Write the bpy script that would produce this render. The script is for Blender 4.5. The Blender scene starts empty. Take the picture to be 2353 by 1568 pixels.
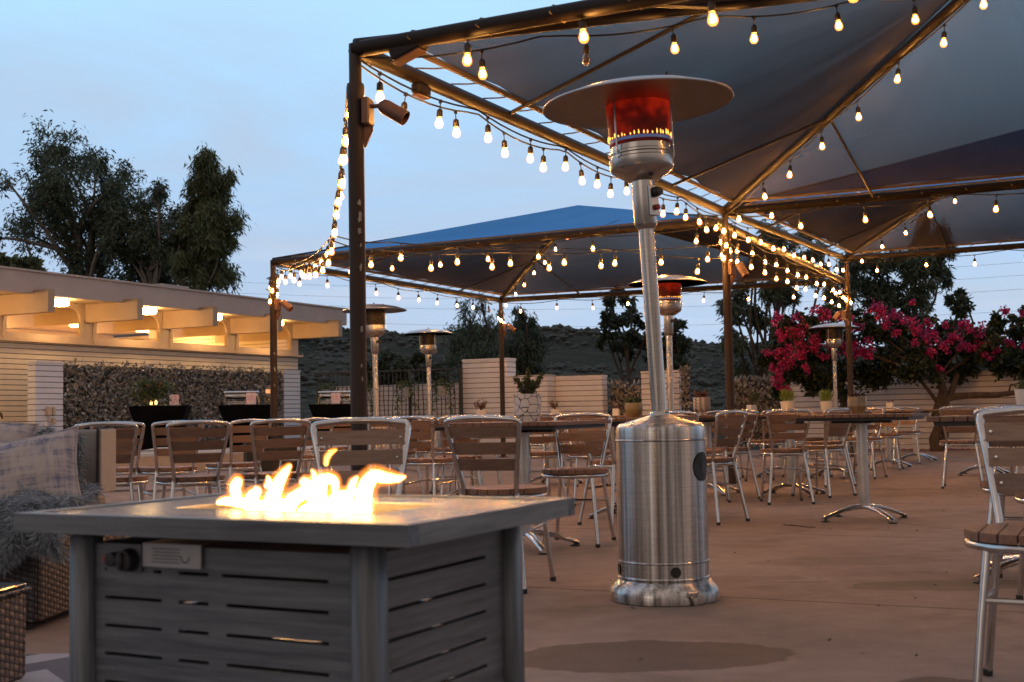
import bpy, math, random
import numpy as np
from mathutils import Vector, Matrix, noise
R = math.radians
random.seed(7)
rng = np.random.default_rng(11)
scn = bpy.context.scene
col = scn.collection
PI = math.pi

# ---------------------------------------------------------------- camera
CZ = 0.78
F = 2800.0                       # focal length in units of a 2353 px wide frame
PIT = math.atan(167 / F); ROL = 0.0185
fw = Vector((0, math.cos(PIT), math.sin(PIT)))
up0 = Vector((0, -math.sin(PIT), math.cos(PIT)))
rt0 = Vector((1, 0, 0))
rt = rt0 * math.cos(ROL) - up0 * math.sin(ROL)
up = up0 * math.cos(ROL) + rt0 * math.sin(ROL)
cam = bpy.data.cameras.new('camera')
co = bpy.data.objects.new('camera', cam); col.objects.link(co)
M = Matrix((rt, up, -fw)).transposed().to_4x4()
M.translation = Vector((0, 0, CZ))
co.matrix_world = M
cam.sensor_width = 36; cam.lens = 36 * F / 2353
cam.clip_end = 3000; cam.clip_start = 0.05
cam.dof.use_dof = True; cam.dof.focus_distance = 9.0; cam.dof.aperture_fstop = 6.5
scn.camera = co
scn.view_settings.view_transform = 'Standard'; scn.view_settings.look = 'None'
scn.view_settings.exposure = 0; scn.view_settings.gamma = 1

def ray(px, py):
    return fw * F + rt * (px - 1176.5) - up * (py - 784)
def at(px, py, Y):
    d = ray(px, py); return Vector((0, 0, CZ)) + d * (Y / d.y)
def onz(px, py, z):
    d = ray(px, py); return Vector((0, 0, CZ)) + d * ((z - CZ) / d.z)
def colx(px, Y):
    """x of a point at eye height seen in column px at depth Y"""
    return (px - 1176.5) / F * Y

# ---------------------------------------------------------------- helpers
def tag(o, label=None, cat=None, group=None, kind=None):
    if label: o['label'] = label
    if cat: o['category'] = cat
    if group: o['group'] = group
    if kind: o['kind'] = kind
    return o
def thing(name, label, cat, loc=(0, 0, 0), rz=0, group=None):
    o = bpy.data.objects.new(name, None); col.objects.link(o)
    o.location = loc; o.rotation_euler = (0, 0, rz); o.empty_display_size = .1
    return tag(o, label, cat, group)
def copy_tree(o, parent=None, first=True):
    c = o.copy(); col.objects.link(c)
    if parent: c.parent = parent
    for ch in list(KIDS.get(o.name, [])):
        copy_tree(ch, c, False)
    return c
KIDS = {}
def setparent(o, p):
    o.parent = p; KIDS.setdefault(p.name, []).append(o)

class MB:
    def __init__(s): s.v = []; s.f = []
    def add(s, v, f):
        n = len(s.v); s.v += [tuple(p) for p in v]; s.f += [tuple(i + n for i in q) for q in f]
        return s
    def box(s, c, d, rot=None, rz=0, taper=1.0):
        m = rot if rot is not None else Matrix.Rotation(rz, 3, 'Z')
        vs = []
        for z in (-1, 1):
            k = taper if z > 0 else 1
            for x, y in ((-1, -1), (1, -1), (1, 1), (-1, 1)):
                vs.append(Vector(c) + m @ Vector((x * d[0] / 2 * k, y * d[1] / 2 * k, z * d[2] / 2)))
        return s.add(vs, [(0, 3, 2, 1), (4, 5, 6, 7), (0, 1, 5, 4), (1, 2, 6, 5), (2, 3, 7, 6), (3, 0, 4, 7)])
    def rbox(s, c, d, r=.01, rot=None, rz=0):
        """box with chamfered vertical edges and top/bottom edges"""
        m = rot if rot is not None else Matrix.Rotation(rz, 3, 'Z')
        hx, hy, hz = d[0] / 2, d[1] / 2, d[2] / 2
        def ring(ix, z):
            a, b = hx - ix, hy - ix
            k = r
            return [(-a + k, -b, z), (a - k, -b, z), (a, -b + k, z), (a, b - k, z), (a - k, b, z), (-a + k, b, z), (-a, b - k, z), (-a, -b + k, z)]
        vs = ring(r, -hz) + ring(0, -hz + r) + ring(0, hz - r) + ring(r, hz)
        fs = [tuple(range(7, -1, -1)), tuple(range(24, 32))]
        for k in range(3):
            for i in range(8):
                j = (i + 1) % 8; fs.append((k * 8 + i, k * 8 + j, k * 8 + 8 + j, k * 8 + 8 + i))
        return s.add([Vector(c) + m @ Vector(p) for p in vs], fs)
    def tube(s, pts, r, n=8, caps=True, closed=False):
        pts = [Vector(p) for p in pts]; m = len(pts)
        rs = r if isinstance(r, (list, tuple)) else [r] * m
        rings = []; prev = None
        for i in range(m):
            if closed: t = (pts[(i + 1) % m] - pts[i - 1])
            else: t = pts[min(i + 1, m - 1)] - pts[max(i - 1, 0)]
            if t.length < 1e-9: t = Vector((0, 0, 1))
            t.normalize()
            if prev is None:
                a = Vector((0, 0, 1)) if abs(t.z) < .9 else Vector((1, 0, 0))
                u = t.cross(a).normalized()
            else:
                u = (prev - t * prev.dot(t))
                u = u.normalized() if u.length > 1e-6 else t.orthogonal().normalized()
            prev = u; w = t.cross(u)
            rings.append([pts[i] + (u * math.cos(2 * PI * k / n) + w * math.sin(2 * PI * k / n)) * rs[i] for k in range(n)])
        vs = [p for q in rings for p in q]; fs = []
        for i in range(m if closed else m - 1):
            j = (i + 1) % m
            for k in range(n):
                l = (k + 1) % n; fs.append((i * n + k, i * n + l, j * n + l, j * n + k))
        if caps and not closed:
            fs.append(tuple(range(n - 1, -1, -1))); fs.append(tuple((m - 1) * n + k for k in range(n)))
        return s.add(vs, fs)
    def lathe(s, prof, n=24, c=(0, 0, 0), M3=None):
        vs = []; fs = []; m = len(prof)
        for r_, z in prof:
            for k in range(n):
                a = 2 * PI * k / n; p = Vector((r_ * math.cos(a), r_ * math.sin(a), z))
                if M3 is not None: p = M3 @ p
                vs.append(p + Vector(c))
        for i in range(m - 1):
            for k in range(n):
                l = (k + 1) % n; fs.append((i * n + k, i * n + l, (i + 1) * n + l, (i + 1) * n + k))
        if prof[0][0] > 1e-5: fs.append(tuple(range(n - 1, -1, -1)))
        if prof[-1][0] > 1e-5: fs.append(tuple((m - 1) * n + k for k in range(n)))
        return s.add(vs, fs)
    def prism(s, poly, z0, z1):
        n = len(poly)
        vs = [(p[0], p[1], z0) for p in poly] + [(p[0], p[1], z1) for p in poly]
        fs = [tuple(range(n - 1, -1, -1)), tuple(range(n, 2 * n))] + [(i, (i + 1) % n, n + (i + 1) % n, n + i) for i in range(n)]
        return s.add(vs, fs)
    def build(s, name, mat, parent=None, smooth=False, loc=None, rz=0, autos=True, sharp=50):
        me = bpy.data.meshes.new(name); me.from_pydata([tuple(p) for p in s.v], [], s.f)
        me.validate(verbose=False)
        me.materials.append(mat)
        if smooth:
            me.polygons.foreach_set('use_smooth', [True] * len(me.polygons))
            if autos:
                try: me.set_sharp_from_angle(angle=R(sharp))
                except Exception: pass
        me.update()
        o = bpy.data.objects.new(name, me); col.objects.link(o)
        if parent: setparent(o, parent)
        if loc is not None: o.location = loc
        if rz: o.rotation_euler = (0, 0, rz)
        return o

def leaf_mesh(name, mat, P, L, W, parent=None, droop=0.0, up_bias=0.0, fold=0.0):
    """P Nx3 leaf positions; each leaf a pointed four-sided face, random heading"""
    P = np.asarray(P, dtype=float); n = len(P)
    d = rng.normal(size=(n, 3)); d[:, 2] = d[:, 2] * (1 - droop) - droop * 1.6 + up_bias
    d /= np.linalg.norm(d, axis=1)[:, None] + 1e-9
    q = rng.normal(size=(n, 3)); s = np.cross(d, q); s /= np.linalg.norm(s, axis=1)[:, None] + 1e-9
    l = (L * rng.uniform(.65, 1.3, n))[:, None]; w = (W * rng.uniform(.7, 1.3, n))[:, None]
    V = np.empty((n, 4, 3)); V[:, 0] = P; V[:, 1] = P + d * l * .45 + s * w * .5
    V[:, 2] = P + d * l; V[:, 3] = P + d * l * .45 - s * w * .5
    me = bpy.data.meshes.new(name)
    me.vertices.add(4 * n); me.vertices.foreach_set('co', V.reshape(-1))
    me.loops.add(4 * n); me.loops.foreach_set('vertex_index', np.arange(4 * n, dtype=np.int32))
    me.polygons.add(n); me.polygons.foreach_set('loop_start', np.arange(0, 4 * n, 4, dtype=np.int32))
    me.polygons.foreach_set('loop_total', np.full(n, 4, dtype=np.int32))
    me.update(calc_edges=True); me.materials.append(mat)
    o = bpy.data.objects.new(name, me); col.objects.link(o)
    if parent: setparent(o, parent)
    return o

# ---------------------------------------------------------------- materials
def newmat(name):
    m = bpy.data.materials.new(name); m.use_nodes = True
    nt = m.node_tree; b = nt.nodes['Principled BSDF']; return m, nt, b
def N(nt, t, **k):
    n = nt.nodes.new(t)
    for a, v in k.items(): setattr(n, a, v)
    return n
def ramp(nt, fac, stops, interp='LINEAR'):
    r = N(nt, 'ShaderNodeValToRGB'); e = r.color_ramp.elements; r.color_ramp.interpolation = interp
    while len(e) < len(stops): e.new(.5)
    for i, (p, c) in enumerate(stops):
        e[i].position = p; e[i].color = (*c, 1) if len(c) == 3 else c
    if fac is not None: nt.links.new(fac, r.inputs[0])
    return r
def texc(nt, kind='Object', scale=(1, 1, 1), rot=(0, 0, 0)):
    t = N(nt, 'ShaderNodeTexCoord'); m = N(nt, 'ShaderNodeMapping')
    m.inputs['Scale'].default_value = scale; m.inputs['Rotation'].default_value = rot
    nt.links.new(t.outputs[kind], m.inputs[0]); return m.outputs[0]
def noise_n(nt, vec, scale, detail=4, rough=.6):
    n = N(nt, 'ShaderNodeTexNoise'); n.inputs['Scale'].default_value = scale
    n.inputs['Detail'].default_value = detail; n.inputs['Roughness'].default_value = rough
    if vec is not None: nt.links.new(vec, n.inputs['Vector'])
    return n
def bump(nt, b, h, strength=.3, dist=.01):
    n = N(nt, 'ShaderNodeBump'); n.inputs['Strength'].default_value = strength; n.inputs['Distance'].default_value = dist
    nt.links.new(h, n.inputs['Height']); nt.links.new(n.outputs[0], b.inputs['Normal']); return n
def math_n(nt, op, a, b=None, c=None):
    n = N(nt, 'ShaderNodeMath', operation=op)
    for i, x in enumerate((a, b, c)):
        if x is None: continue
        if isinstance(x, (int, float)): n.inputs[i].default_value = x
        else: nt.links.new(x, n.inputs[i])
    return n.outputs[0]
def mixc(nt, f, a, b, blend='MIX'):
    n = N(nt, 'ShaderNodeMix', data_type='RGBA', blend_type=blend)
    if isinstance(f, (int, float)): n.inputs[0].default_value = f
    else: nt.links.new(f, n.inputs[0])
    for i, x in ((6, a), (7, b)):
        if isinstance(x, tuple): n.inputs[i].default_value = (*x, 1)
        else: nt.links.new(x, n.inputs[i])
    return n.outputs[2]
def varied(name, c1, c2, scale=6, rough=.6, metal=0, bstr=.15, bdist=.004, stretch=(1, 1, 1), kind='Object', detail=5, r2=None, spec=None):
    m, nt, b = newmat(name)
    v = texc(nt, kind, stretch); n = noise_n(nt, v, scale, detail)
    r = ramp(nt, n.outputs[0], [(.3, c1), (.7, c2)]); nt.links.new(r.outputs[0], b.inputs['Base Color'])
    b.inputs['Roughness'].default_value = rough; b.inputs['Metallic'].default_value = metal
    if spec is not None: b.inputs['Specular IOR Level'].default_value = spec
    if r2 is not None:
        mr = N(nt, 'ShaderNodeMapRange'); mr.inputs[3].default_value = rough; mr.inputs[4].default_value = r2
        nt.links.new(n.outputs[0], mr.inputs[0]); nt.links.new(mr.outputs[0], b.inputs['Roughness'])
    if bstr: bump(nt, b, n.outputs[0], bstr, bdist)
    return m
def emis(name, c, s):
    m, nt, b = newmat(name)
    b.inputs['Base Color'].default_value = (*c, 1)
    b.inputs['Emission Color'].default_value = (*c, 1); b.inputs['Emission Strength'].default_value = s
    b.inputs['Roughness'].default_value = .3
    return m

MT = {}
MT['alu'] = varied('brushed_aluminium', (.52, .505, .49), (.68, .66, .64), 14, .12, 1, .05, .001, r2=.27)
MT['alu_old'] = varied('table_aluminium', (.45, .43, .41), (.62, .6, .57), 10, .3, 1, .08, .002, r2=.5)
MT['cast'] = varied('polished_cast_metal', (.6, .57, .54), (.8, .78, .75), 9, .12, 1, .4, .004, r2=.3)
MT['rubber'] = varied('black_rubber', (.015, .015, .015), (.03, .03, .03), 20, .6)
def wood(name, c1, c2, ax=0, sc=3.0):
    st = [30, 30, 30]; st[ax] = 2.0
    m = varied(name, c1, c2, sc, .5, 0, .25, .002, tuple(st), r2=.65)
    nt = m.node_tree; oi = N(nt, 'ShaderNodeObjectInfo'); b = nt.nodes['Principled BSDF']; src = b.inputs['Base Color'].links[0].from_socket
    vr = ramp(nt, oi.outputs['Random'], [(0, (.72, .72, .74)), (.5, (1, 1, 1)), (1, (1.22, 1.2, 1.15))]); nt.links.new(mixc(nt, 1.0, src, vr.outputs[0], 'MULTIPLY'), b.inputs['Base Color'])
    return m
MT['slat'] = wood('brown_slat_wood', (.19, .112, .075), (.29, .185, .13))
MT['seatwood'] = wood('seat_slat_wood', (.17, .085, .05), (.27, .145, .09), 1)
MT['toptable'] = wood('table_top_wood', (.13, .065, .04), (.21, .115, .072), 0)
MT['post'] = varied('brown_painted_steel', (.02, .0105, .007), (.042, .022, .013), 9, .45, 0, .3, .002, (1, 1, .25), r2=.6)
MT['pipe'] = varied('rim_pipe_paint', (.010, .006, .0045), (.02, .012, .008), 12, .55, 0, .2, .002, spec=.3)
MT['chip'] = varied('bare_paint_chip', (.22, .23, .21), (.34, .34, .31), 30, .8)
MT['cord'] = varied('black_cord', (.012, .012, .012), (.03, .026, .022), 20, .5)
MT['socket'] = varied('black_socket', (.014, .012, .01), (.035, .028, .022), 15, .45)
MT['lace'] = varied('lacing_cord', (.12, .08, .05), (.2, .14, .085), 15, .8)
MT['bronze'] = varied('bronze_lamp_paint', (.11, .05, .03), (.17, .085, .05), 8, .45)

# bulb: warm lamp glass
m, nt, b = newmat('lit_bulb_glass')
nt.nodes.remove(b)
e1 = N(nt, 'ShaderNodeEmission'); e1.inputs[0].default_value = (1, .32, .045, 1); e1.inputs[1].default_value = 1.3
t1 = N(nt, 'ShaderNodeBsdfTransparent'); a1 = N(nt, 'ShaderNodeAddShader'); nt.links.new(e1.outputs[0], a1.inputs[0]); nt.links.new(t1.outputs[0], a1.inputs[1])
nt.links.new(a1.outputs[0], nt.nodes['Material Output'].inputs[0])
try: m.cycles.emission_sampling = 'NONE'
except Exception: pass
MT['bulb'] = m
MT['filament'] = emis('bright_lamp_core', (1, .42, .09), 330)
_n = MT['filament'].node_tree; _o = N(_n, 'ShaderNodeObjectInfo'); _m = N(_n, 'ShaderNodeMapRange'); _n.links.new(_o.outputs['Random'], _m.inputs[0]); _m.inputs[3].default_value = 250; _m.inputs[4].default_value = 540
_n.links.new(_m.outputs[0], _n.nodes['Principled BSDF'].inputs['Emission Strength'])
m, nt, b = newmat('dead_bulb_glass')
b.inputs['Base Color'].default_value = (.35, .25, .18, 1); b.inputs['Roughness'].default_value = .1
b.inputs['Transmission Weight'].default_value = .7
MT['bulb_off'] = m

# stainless steel, circumferential brushing
m, nt, b = newmat('stainless_steel')
v = texc(nt, 'Object', (2, 2, 90)); n = noise_n(nt, v, 3, 3)
r = ramp(nt, n.outputs[0], [(.3, (.5, .47, .44)), (.7, (.64, .61, .58))]); nt.links.new(r.outputs[0], b.inputs['Base Color'])
b.inputs['Metallic'].default_value = 1
v2 = texc(nt, 'Object'); n2 = noise_n(nt, v2, 5, 4)
rr = ramp(nt, n2.outputs[0], [(.3, (.24, .24, .24)), (.7, (.32, .32, .32))]); nt.links.new(rr.outputs[0], b.inputs['Roughness'])
v3 = texc(nt, 'Object', (38, 38, .35)); n3 = noise_n(nt, v3, 1.0, 4, .7)  # stretched noise: vertical reflection streaks painted into the steel colour
cm = mixc(nt, 1.0, r.outputs[0], ramp(nt, n3.outputs[0], [(.36, (.42, .41, .4)), (.62, (1.25, 1.25, 1.25))]).outputs[0], 'MULTIPLY'); nt.links.new(cm, b.inputs['Base Color'])
b.inputs['Anisotropic'].default_value = .9; b.inputs['Anisotropic Rotation'].default_value = 0.25
tg = N(nt, 'ShaderNodeTangent', direction_type='RADIAL', axis='Z'); nt.links.new(tg.outputs[0], b.inputs['Tangent'])
MT['steel'] = m
MT['steel_plain'] = varied('polished_steel', (.42, .39, .36), (.56, .53, .49), 6, .2, 1, 0, .003, r2=.3)
MT['black'] = varied('matt_black', (.008, .008, .008), (.02, .018, .016), 12, .55)

def block_mat(name, c1, c2, pitch=.1, off=0.0, groove=.012, gcol=(.1, .07, .06)):
    """painted slump block with raked horizontal joints"""
    m, nt, b = newmat(name)
    v = texc(nt, 'Object'); sp = N(nt, 'ShaderNodeSeparateXYZ'); nt.links.new(v, sp.inputs[0])
    wob = noise_n(nt, v, 1.3, 2); z = math_n(nt, 'ADD', sp.outputs[2], math_n(nt, 'MULTIPLY', wob.outputs[0], .012))
    fr = math_n(nt, 'FRACT', math_n(nt, 'DIVIDE', math_n(nt, 'ADD', z, off + 10), pitch))
    g = math_n(nt, 'LESS_THAN', fr, groove / pitch)
    soft = N(nt, 'ShaderNodeMapRange', interpolation_type='SMOOTHSTEP'); nt.links.new(fr, soft.inputs[0])
    soft.inputs[1].default_value = 0; soft.inputs[2].default_value = groove / pitch * 1.6
    n = noise_n(nt, v, 4, 6, .65)
    r = ramp(nt, n.outputs[0], [(.3, c1), (.7, c2)])
    c = mixc(nt, g, r.outputs[0], gcol); nt.links.new(c, b.inputs['Base Color'])
    b.inputs['Roughness'].default_value = .75
    fine = noise_n(nt, v, 40, 3)
    h = math_n(nt, 'ADD', soft.outputs[0], math_n(nt, 'MULTIPLY', fine.outputs[0], .15))
    bump(nt, b, h, .7, .012)
    return m
MT['block'] = block_mat('painted_block', (.6, .575, .59), (.69, .665, .68))
MT['house_block'] = block_mat('cream_painted_block', (.6, .51, .41), (.68, .58, .48))
MT['cream'] = varied('cream_paint', (.48, .355, .25), (.56, .42, .3), 3, .6, 0, .1, .003)
MT['beam'] = varied('taupe_beam_paint', (.36, .25, .17), (.43, .31, .215), 2, .65, 0, .1, .004)
MT['fascia'] = varied('taupe_fascia_paint', (.42, .335, .295), (.48, .385, .34), 2, .65, 0, .1, .004)
MT['soffit'] = varied('soffit_paint', (.55, .42, .27), (.62, .48, .32), 2, .7, 0, .1, .003)
MT['gravel_roof'] = varied('roof_felt', (.2, .2, .2), (.3, .29, .28), 8, .9)
MT['iron'] = varied('black_iron', (.01, .01, .011), (.025, .024, .024), 10, .5)
MT['whitepot'] = varied('white_glazed_pot', (.7, .67, .63), (.78, .75, .7), 5, .3, 0, .05)
MT['greypot'] = varied('grey_plastic_pot', (.3, .31, .33), (.4, .41, .43), 5, .5)
MT['goldpot'] = varied('gilt_stone_pot', (.2, .15, .1), (.5, .33, .1), 3.5, .35, .3, .1)
MT['stonepot'] = varied('mottled_stone_pot', (.16, .14, .14), (.42, .27, .09), 9, .4, .2, .2)
MT['soil'] = varied('soil', (.03, .02, .015), (.07, .05, .03), 30, .95)
m, nt, b = newmat('line_pattern_pot')
v = texc(nt, 'Object'); vo = N(nt, 'ShaderNodeTexVoronoi', feature='DISTANCE_TO_EDGE'); vo.inputs['Scale'].default_value = 22
nt.links.new(v, vo.inputs['Vector'])
lt = math_n(nt, 'LESS_THAN', vo.outputs['Distance'], .035)
nt.links.new(mixc(nt, lt, (.68, .65, .63), (.03, .03, .04)), b.inputs['Base Color']); b.inputs['Roughness'].default_value = .3
MT['linepot'] = m
m, nt, b = newmat('zigzag_pot')
v = texc(nt, 'Object'); wv = N(nt, 'ShaderNodeTexWave', wave_type='BANDS', bands_direction='DIAGONAL'); wv.inputs['Scale'].default_value = 22
wv.inputs['Distortion'].default_value = 1.5
nt.links.new(v, wv.inputs['Vector']); wv2 = N(nt, 'ShaderNodeTexWave', bands_direction='X'); wv2.inputs['Scale'].default_value = 7; nt.links.new(v, wv2.inputs['Vector'])
k = math_n(nt, 'MULTIPLY', math_n(nt, 'GREATER_THAN', wv.outputs[1], .55), math_n(nt, 'GREATER_THAN', wv2.outputs[1], .4))
nt.links.new(mixc(nt, k, (.62, .55, .48), (.03, .025, .025)), b.inputs['Base Color']); b.inputs['Roughness'].default_value = .5
MT['zigpot'] = m

def leafmat(name, stops, trans=.35, rough=.5):
    m, nt, b = newmat(name)
    g = N(nt, 'ShaderNodeNewGeometry')
    v = texc(nt, 'Object'); n = noise_n(nt, v, .8, 3)
    f = math_n(nt, 'ADD', math_n(nt, 'MULTIPLY', g.outputs['Random Per Island'], .65), math_n(nt, 'MULTIPLY', n.outputs[0], .45))
    r = ramp(nt, f, stops)
    nt.links.new(r.outputs[0], b.inputs['Base Color']); b.inputs['Roughness'].default_value = rough
    tr = N(nt, 'ShaderNodeBsdfTranslucent'); nt.links.new(r.outputs[0], tr.inputs[0])
    mx = N(nt, 'ShaderNodeMixShader'); mx.inputs[0].default_value = trans
    out = nt.nodes['Material Output']
    nt.links.new(b.outputs[0], mx.inputs[1]); nt.links.new(tr.outputs[0], mx.inputs[2]); nt.links.new(mx.outputs[0], out.inputs[0])
    return m
MT['euc'] = leafmat('eucalyptus_leaves', [(.1, (.035, .05, .033)), (.5, (.08, .105, .064)), (.95, (.17, .2, .125))])
MT['euc2'] = leafmat('weeping_leaves', [(.1, (.055, .07, .034)), (.5, (.11, .132, .06)), (.95, (.21, .235, .11))])
MT['darkleaf'] = leafmat('dark_leaves', [(.1, (.024, .034, .022)), (.5, (.048, .064, .038)), (.95, (.1, .12, .07))])
MT['bougleaf'] = leafmat('vine_leaves', [(.1, (.01, .018, .01)), (.6, (.028, .045, .018)), (.95, (.07, .09, .035))])
MT['pink'] = leafmat('magenta_bracts', [(.1, (.17, .006, .05)), (.5, (.38, .018, .12)), (.95, (.6, .06, .26))], .4)
MT['wallleaf'] = leafmat('grey_green_leaves', [(.1, (.12, .11, .09)), (.5, (.27, .245, .21)), (.95, (.48, .44, .39))], .1)
MT['potleaf'] = leafmat('pot_plant_leaves', [(.1, (.03, .045, .015)), (.5, (.06, .085, .03)), (.95, (.12, .16, .055))], .2)
MT['grassleaf'] = leafmat('bright_grass_leaves', [(.1, (.09, .14, .025)), (.5, (.17, .25, .045)), (.95, (.26, .35, .07))], .3)
MT['redleaf'] = leafmat('reddish_succulent', [(.1, (.09, .03, .018)), (.5, (.16, .06, .03)), (.95, (.2, .12, .05))], .15)
MT['flowers'] = leafmat('orange_flowers', [(.1, (.5, .1, .05)), (.5, (.7, .2, .1)), (.95, (.7, .5, .1))], .3)
MT['bark'] = varied('pale_bark', (.1, .085, .07), (.24, .2, .17), 4, .85, 0, .5, .02, (1, 1, .3))
MT['darkbark'] = varied('dark_bark', (.04, .028, .02), (.1, .07, .05), 8, .9, 0, .7, .02, (1, 1, .4))

# ---------------------------------------------------------------- world
w = bpy.data.worlds.new('World'); scn.world = w; w.use_nodes = True
nt = w.node_tree; bg = nt.nodes['Background']
SUN_EL, SUN_ROT = R(3.0), R(215)
sky = N(nt, 'ShaderNodeTexSky', sky_type='NISHITA'); sky.sun_disc = False
sky.sun_elevation = SUN_EL; sky.sun_rotation = SUN_ROT
tc = N(nt, 'ShaderNodeTexCoord'); sp = N(nt, 'ShaderNodeSeparateXYZ'); nt.links.new(tc.outputs['Generated'], sp.inputs[0])
el = math_n(nt, 'MULTIPLY', sp.outputs[2], 1.0)
g = ramp(nt, el, [(0.0, (.50, .60, .80)), (.06, (.43, .57, .80)), (.14, (.37, .56, .84)), (.24, (.39, .64, .93)), (.34, (.44, .73, 1.0)), (.5, (.36, .5, .72)), (1.0, (.28, .34, .5))])
mp = N(nt, 'ShaderNodeMapping'); mp.inputs['Scale'].default_value = (1.2, 1.2, 5.0); nt.links.new(tc.outputs['Generated'], mp.inputs[0])
n1 = noise_n(nt, mp.outputs[0], 2.2, 6, .6); n1.inputs['Distortion'].default_value = .6
cl = ramp(nt, n1.outputs[0], [(.36, (0, 0, 0)), (.62, (1, 1, 1))])
band = ramp(nt, el, [(0.0, (.75, .75, .75)), (.22, (.8, .8, .8)), (.34, (.3, .3, .3)), (.6, (.3, .3, .3))])
f = math_n(nt, 'MULTIPLY', cl.outputs[0], band.outputs[0])
c = mixc(nt, f, g.outputs[0], (.43, .52, .67))
mp2 = N(nt, 'ShaderNodeMapping'); mp2.inputs['Scale'].default_value = (2.0, 2.0, 14.0); nt.links.new(tc.outputs['Generated'], mp2.inputs[0])
n2 = noise_n(nt, mp2.outputs[0], 2.0, 5, .6)
cl2 = ramp(nt, n2.outputs[0], [(.52, (0, 0, 0)), (.72, (1, 1, 1))])
low = ramp(nt, el, [(0.0, (.8, .8, .8)), (.1, (.6, .6, .6)), (.2, (0, 0, 0))])
c = mixc(nt, math_n(nt, 'MULTIPLY', cl2.outputs[0], low.outputs[0]), c, (.62, .66, .78))
# thin share of the physical sky on top of the measured evening gradient
skyc = mixc(nt, 1.0, c, mixc(nt, 1.0, sky.outputs[0], (.02, .02, .02), 'MULTIPLY'), 'ADD')
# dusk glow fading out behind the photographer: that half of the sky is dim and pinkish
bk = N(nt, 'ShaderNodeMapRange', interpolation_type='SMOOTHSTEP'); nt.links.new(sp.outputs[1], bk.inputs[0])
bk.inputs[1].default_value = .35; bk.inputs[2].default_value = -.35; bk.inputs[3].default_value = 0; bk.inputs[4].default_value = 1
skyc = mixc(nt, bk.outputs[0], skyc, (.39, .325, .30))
down = math_n(nt, 'LESS_THAN', sp.outputs[2], -0.01)
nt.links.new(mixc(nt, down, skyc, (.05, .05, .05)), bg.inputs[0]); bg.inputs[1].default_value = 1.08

sun = bpy.data.lights.new('sun', 'SUN'); sun.energy = .12; sun.angle = R(30); sun.color = (1, .85, .75)
so = bpy.data.objects.new('sun', sun); col.objects.link(so)
so.rotation_euler = (R(80), 0, R(-35))

# ---------------------------------------------------------------- grid of the place
A = Vector((.4413, .8974, 0)); E = Vector((.8974, -.4413, 0))
def V3(x, y, z=0): return Vector((x, y, z))

def wthing(name, label, cat, loc, group=None):
    return thing(name, label, cat, loc, 0, group)
def wb(mb, name, mat, parent=None, smooth=False):
    o = mb.build(name, mat, parent, smooth)
    if parent: o.location = -Vector(parent.location)
    return o
def struct(o): o['kind'] = 'structure'; return o

# ---------------------------------------------------------------- patio floor
m, nt, b = newmat('patio_concrete')
v = texc(nt, 'Object'); n1 = noise_n(nt, v, .45, 6, .62); n2 = noise_n(nt, v, 6, 6, .7); n3 = noise_n(nt, v, 1.6, 4, .6)
r1 = ramp(nt, n1.outputs[0], [(.3, (.22, .158, .124)), (.5, (.315, .238, .195)), (.7, (.37, .29, .245))])
r2 = ramp(nt, n2.outputs[0], [(.3, (.78, .78, .78)), (.7, (1.05, 1.05, 1.05))])
cc = mixc(nt, 1.0, r1.outputs[0], r2.outputs[0], 'MULTIPLY')
st = ramp(nt, n3.outputs[0], [(.56, (0, 0, 0)), (.7, (.55, .55, .55))])
cc = mixc(nt, st.outputs[0], cc, (.13, .095, .07))
# control joints along the grid of the place, each slab 3 m
mpj = N(nt, 'ShaderNodeMapping', vector_type='POINT'); mpj.inputs['Rotation'].default_value = (0, 0, math.atan2(.4413, .8974))
nt.links.new(texc(nt, 'Object'), mpj.inputs[0]); sj = N(nt, 'ShaderNodeSeparateXYZ'); nt.links.new(mpj.outputs[0], sj.inputs[0])
wj = noise_n(nt, v, 2.5, 3)
js = []
jA = onz(1530, 1366, 0); jB = onz(1160, 1190, 0)
for ax, pt, pit in ((0, jB, 6.1), (1, jA, 2.62)):
    val = pt.x * (.8974 if ax == 0 else .4413) + pt.y * (-.4413 if ax == 0 else .8974)
    q = math_n(nt, 'ADD', sj.outputs[ax], math_n(nt, 'ADD', math_n(nt, 'MULTIPLY', wj.outputs[0], .02), pit * 20 - val - .01))
    fr = math_n(nt, 'FRACT', math_n(nt, 'DIVIDE', q, pit)); js.append(math_n(nt, 'LESS_THAN', fr, .015 / pit))
j = math_n(nt, 'MAXIMUM', js[0], js[1])
cc = mixc(nt, math_n(nt, 'MULTIPLY', j, .8), cc, (.05, .035, .03))
# hairline cracks and a mossy stain of its own outline
vc = N(nt, 'ShaderNodeTexVoronoi', feature='DISTANCE_TO_EDGE'); vc.inputs['Scale'].default_value = .33
wv_ = N(nt, 'ShaderNodeMix', data_type='VECTOR'); wv_.inputs[0].default_value = .06; nt.links.new(v, wv_.inputs[4]); nt.links.new(noise_n(nt, v, 3, 4).outputs['Color'], wv_.inputs[5]); nt.links.new(wv_.outputs[1], vc.inputs['Vector'])
crk = math_n(nt, 'MULTIPLY', math_n(nt, 'LESS_THAN', vc.outputs['Distance'], .0016), math_n(nt, 'GREATER_THAN', n1.outputs[0], .47))
cc = mixc(nt, math_n(nt, 'MULTIPLY', crk, .6), cc, (.05, .035, .03))
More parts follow.
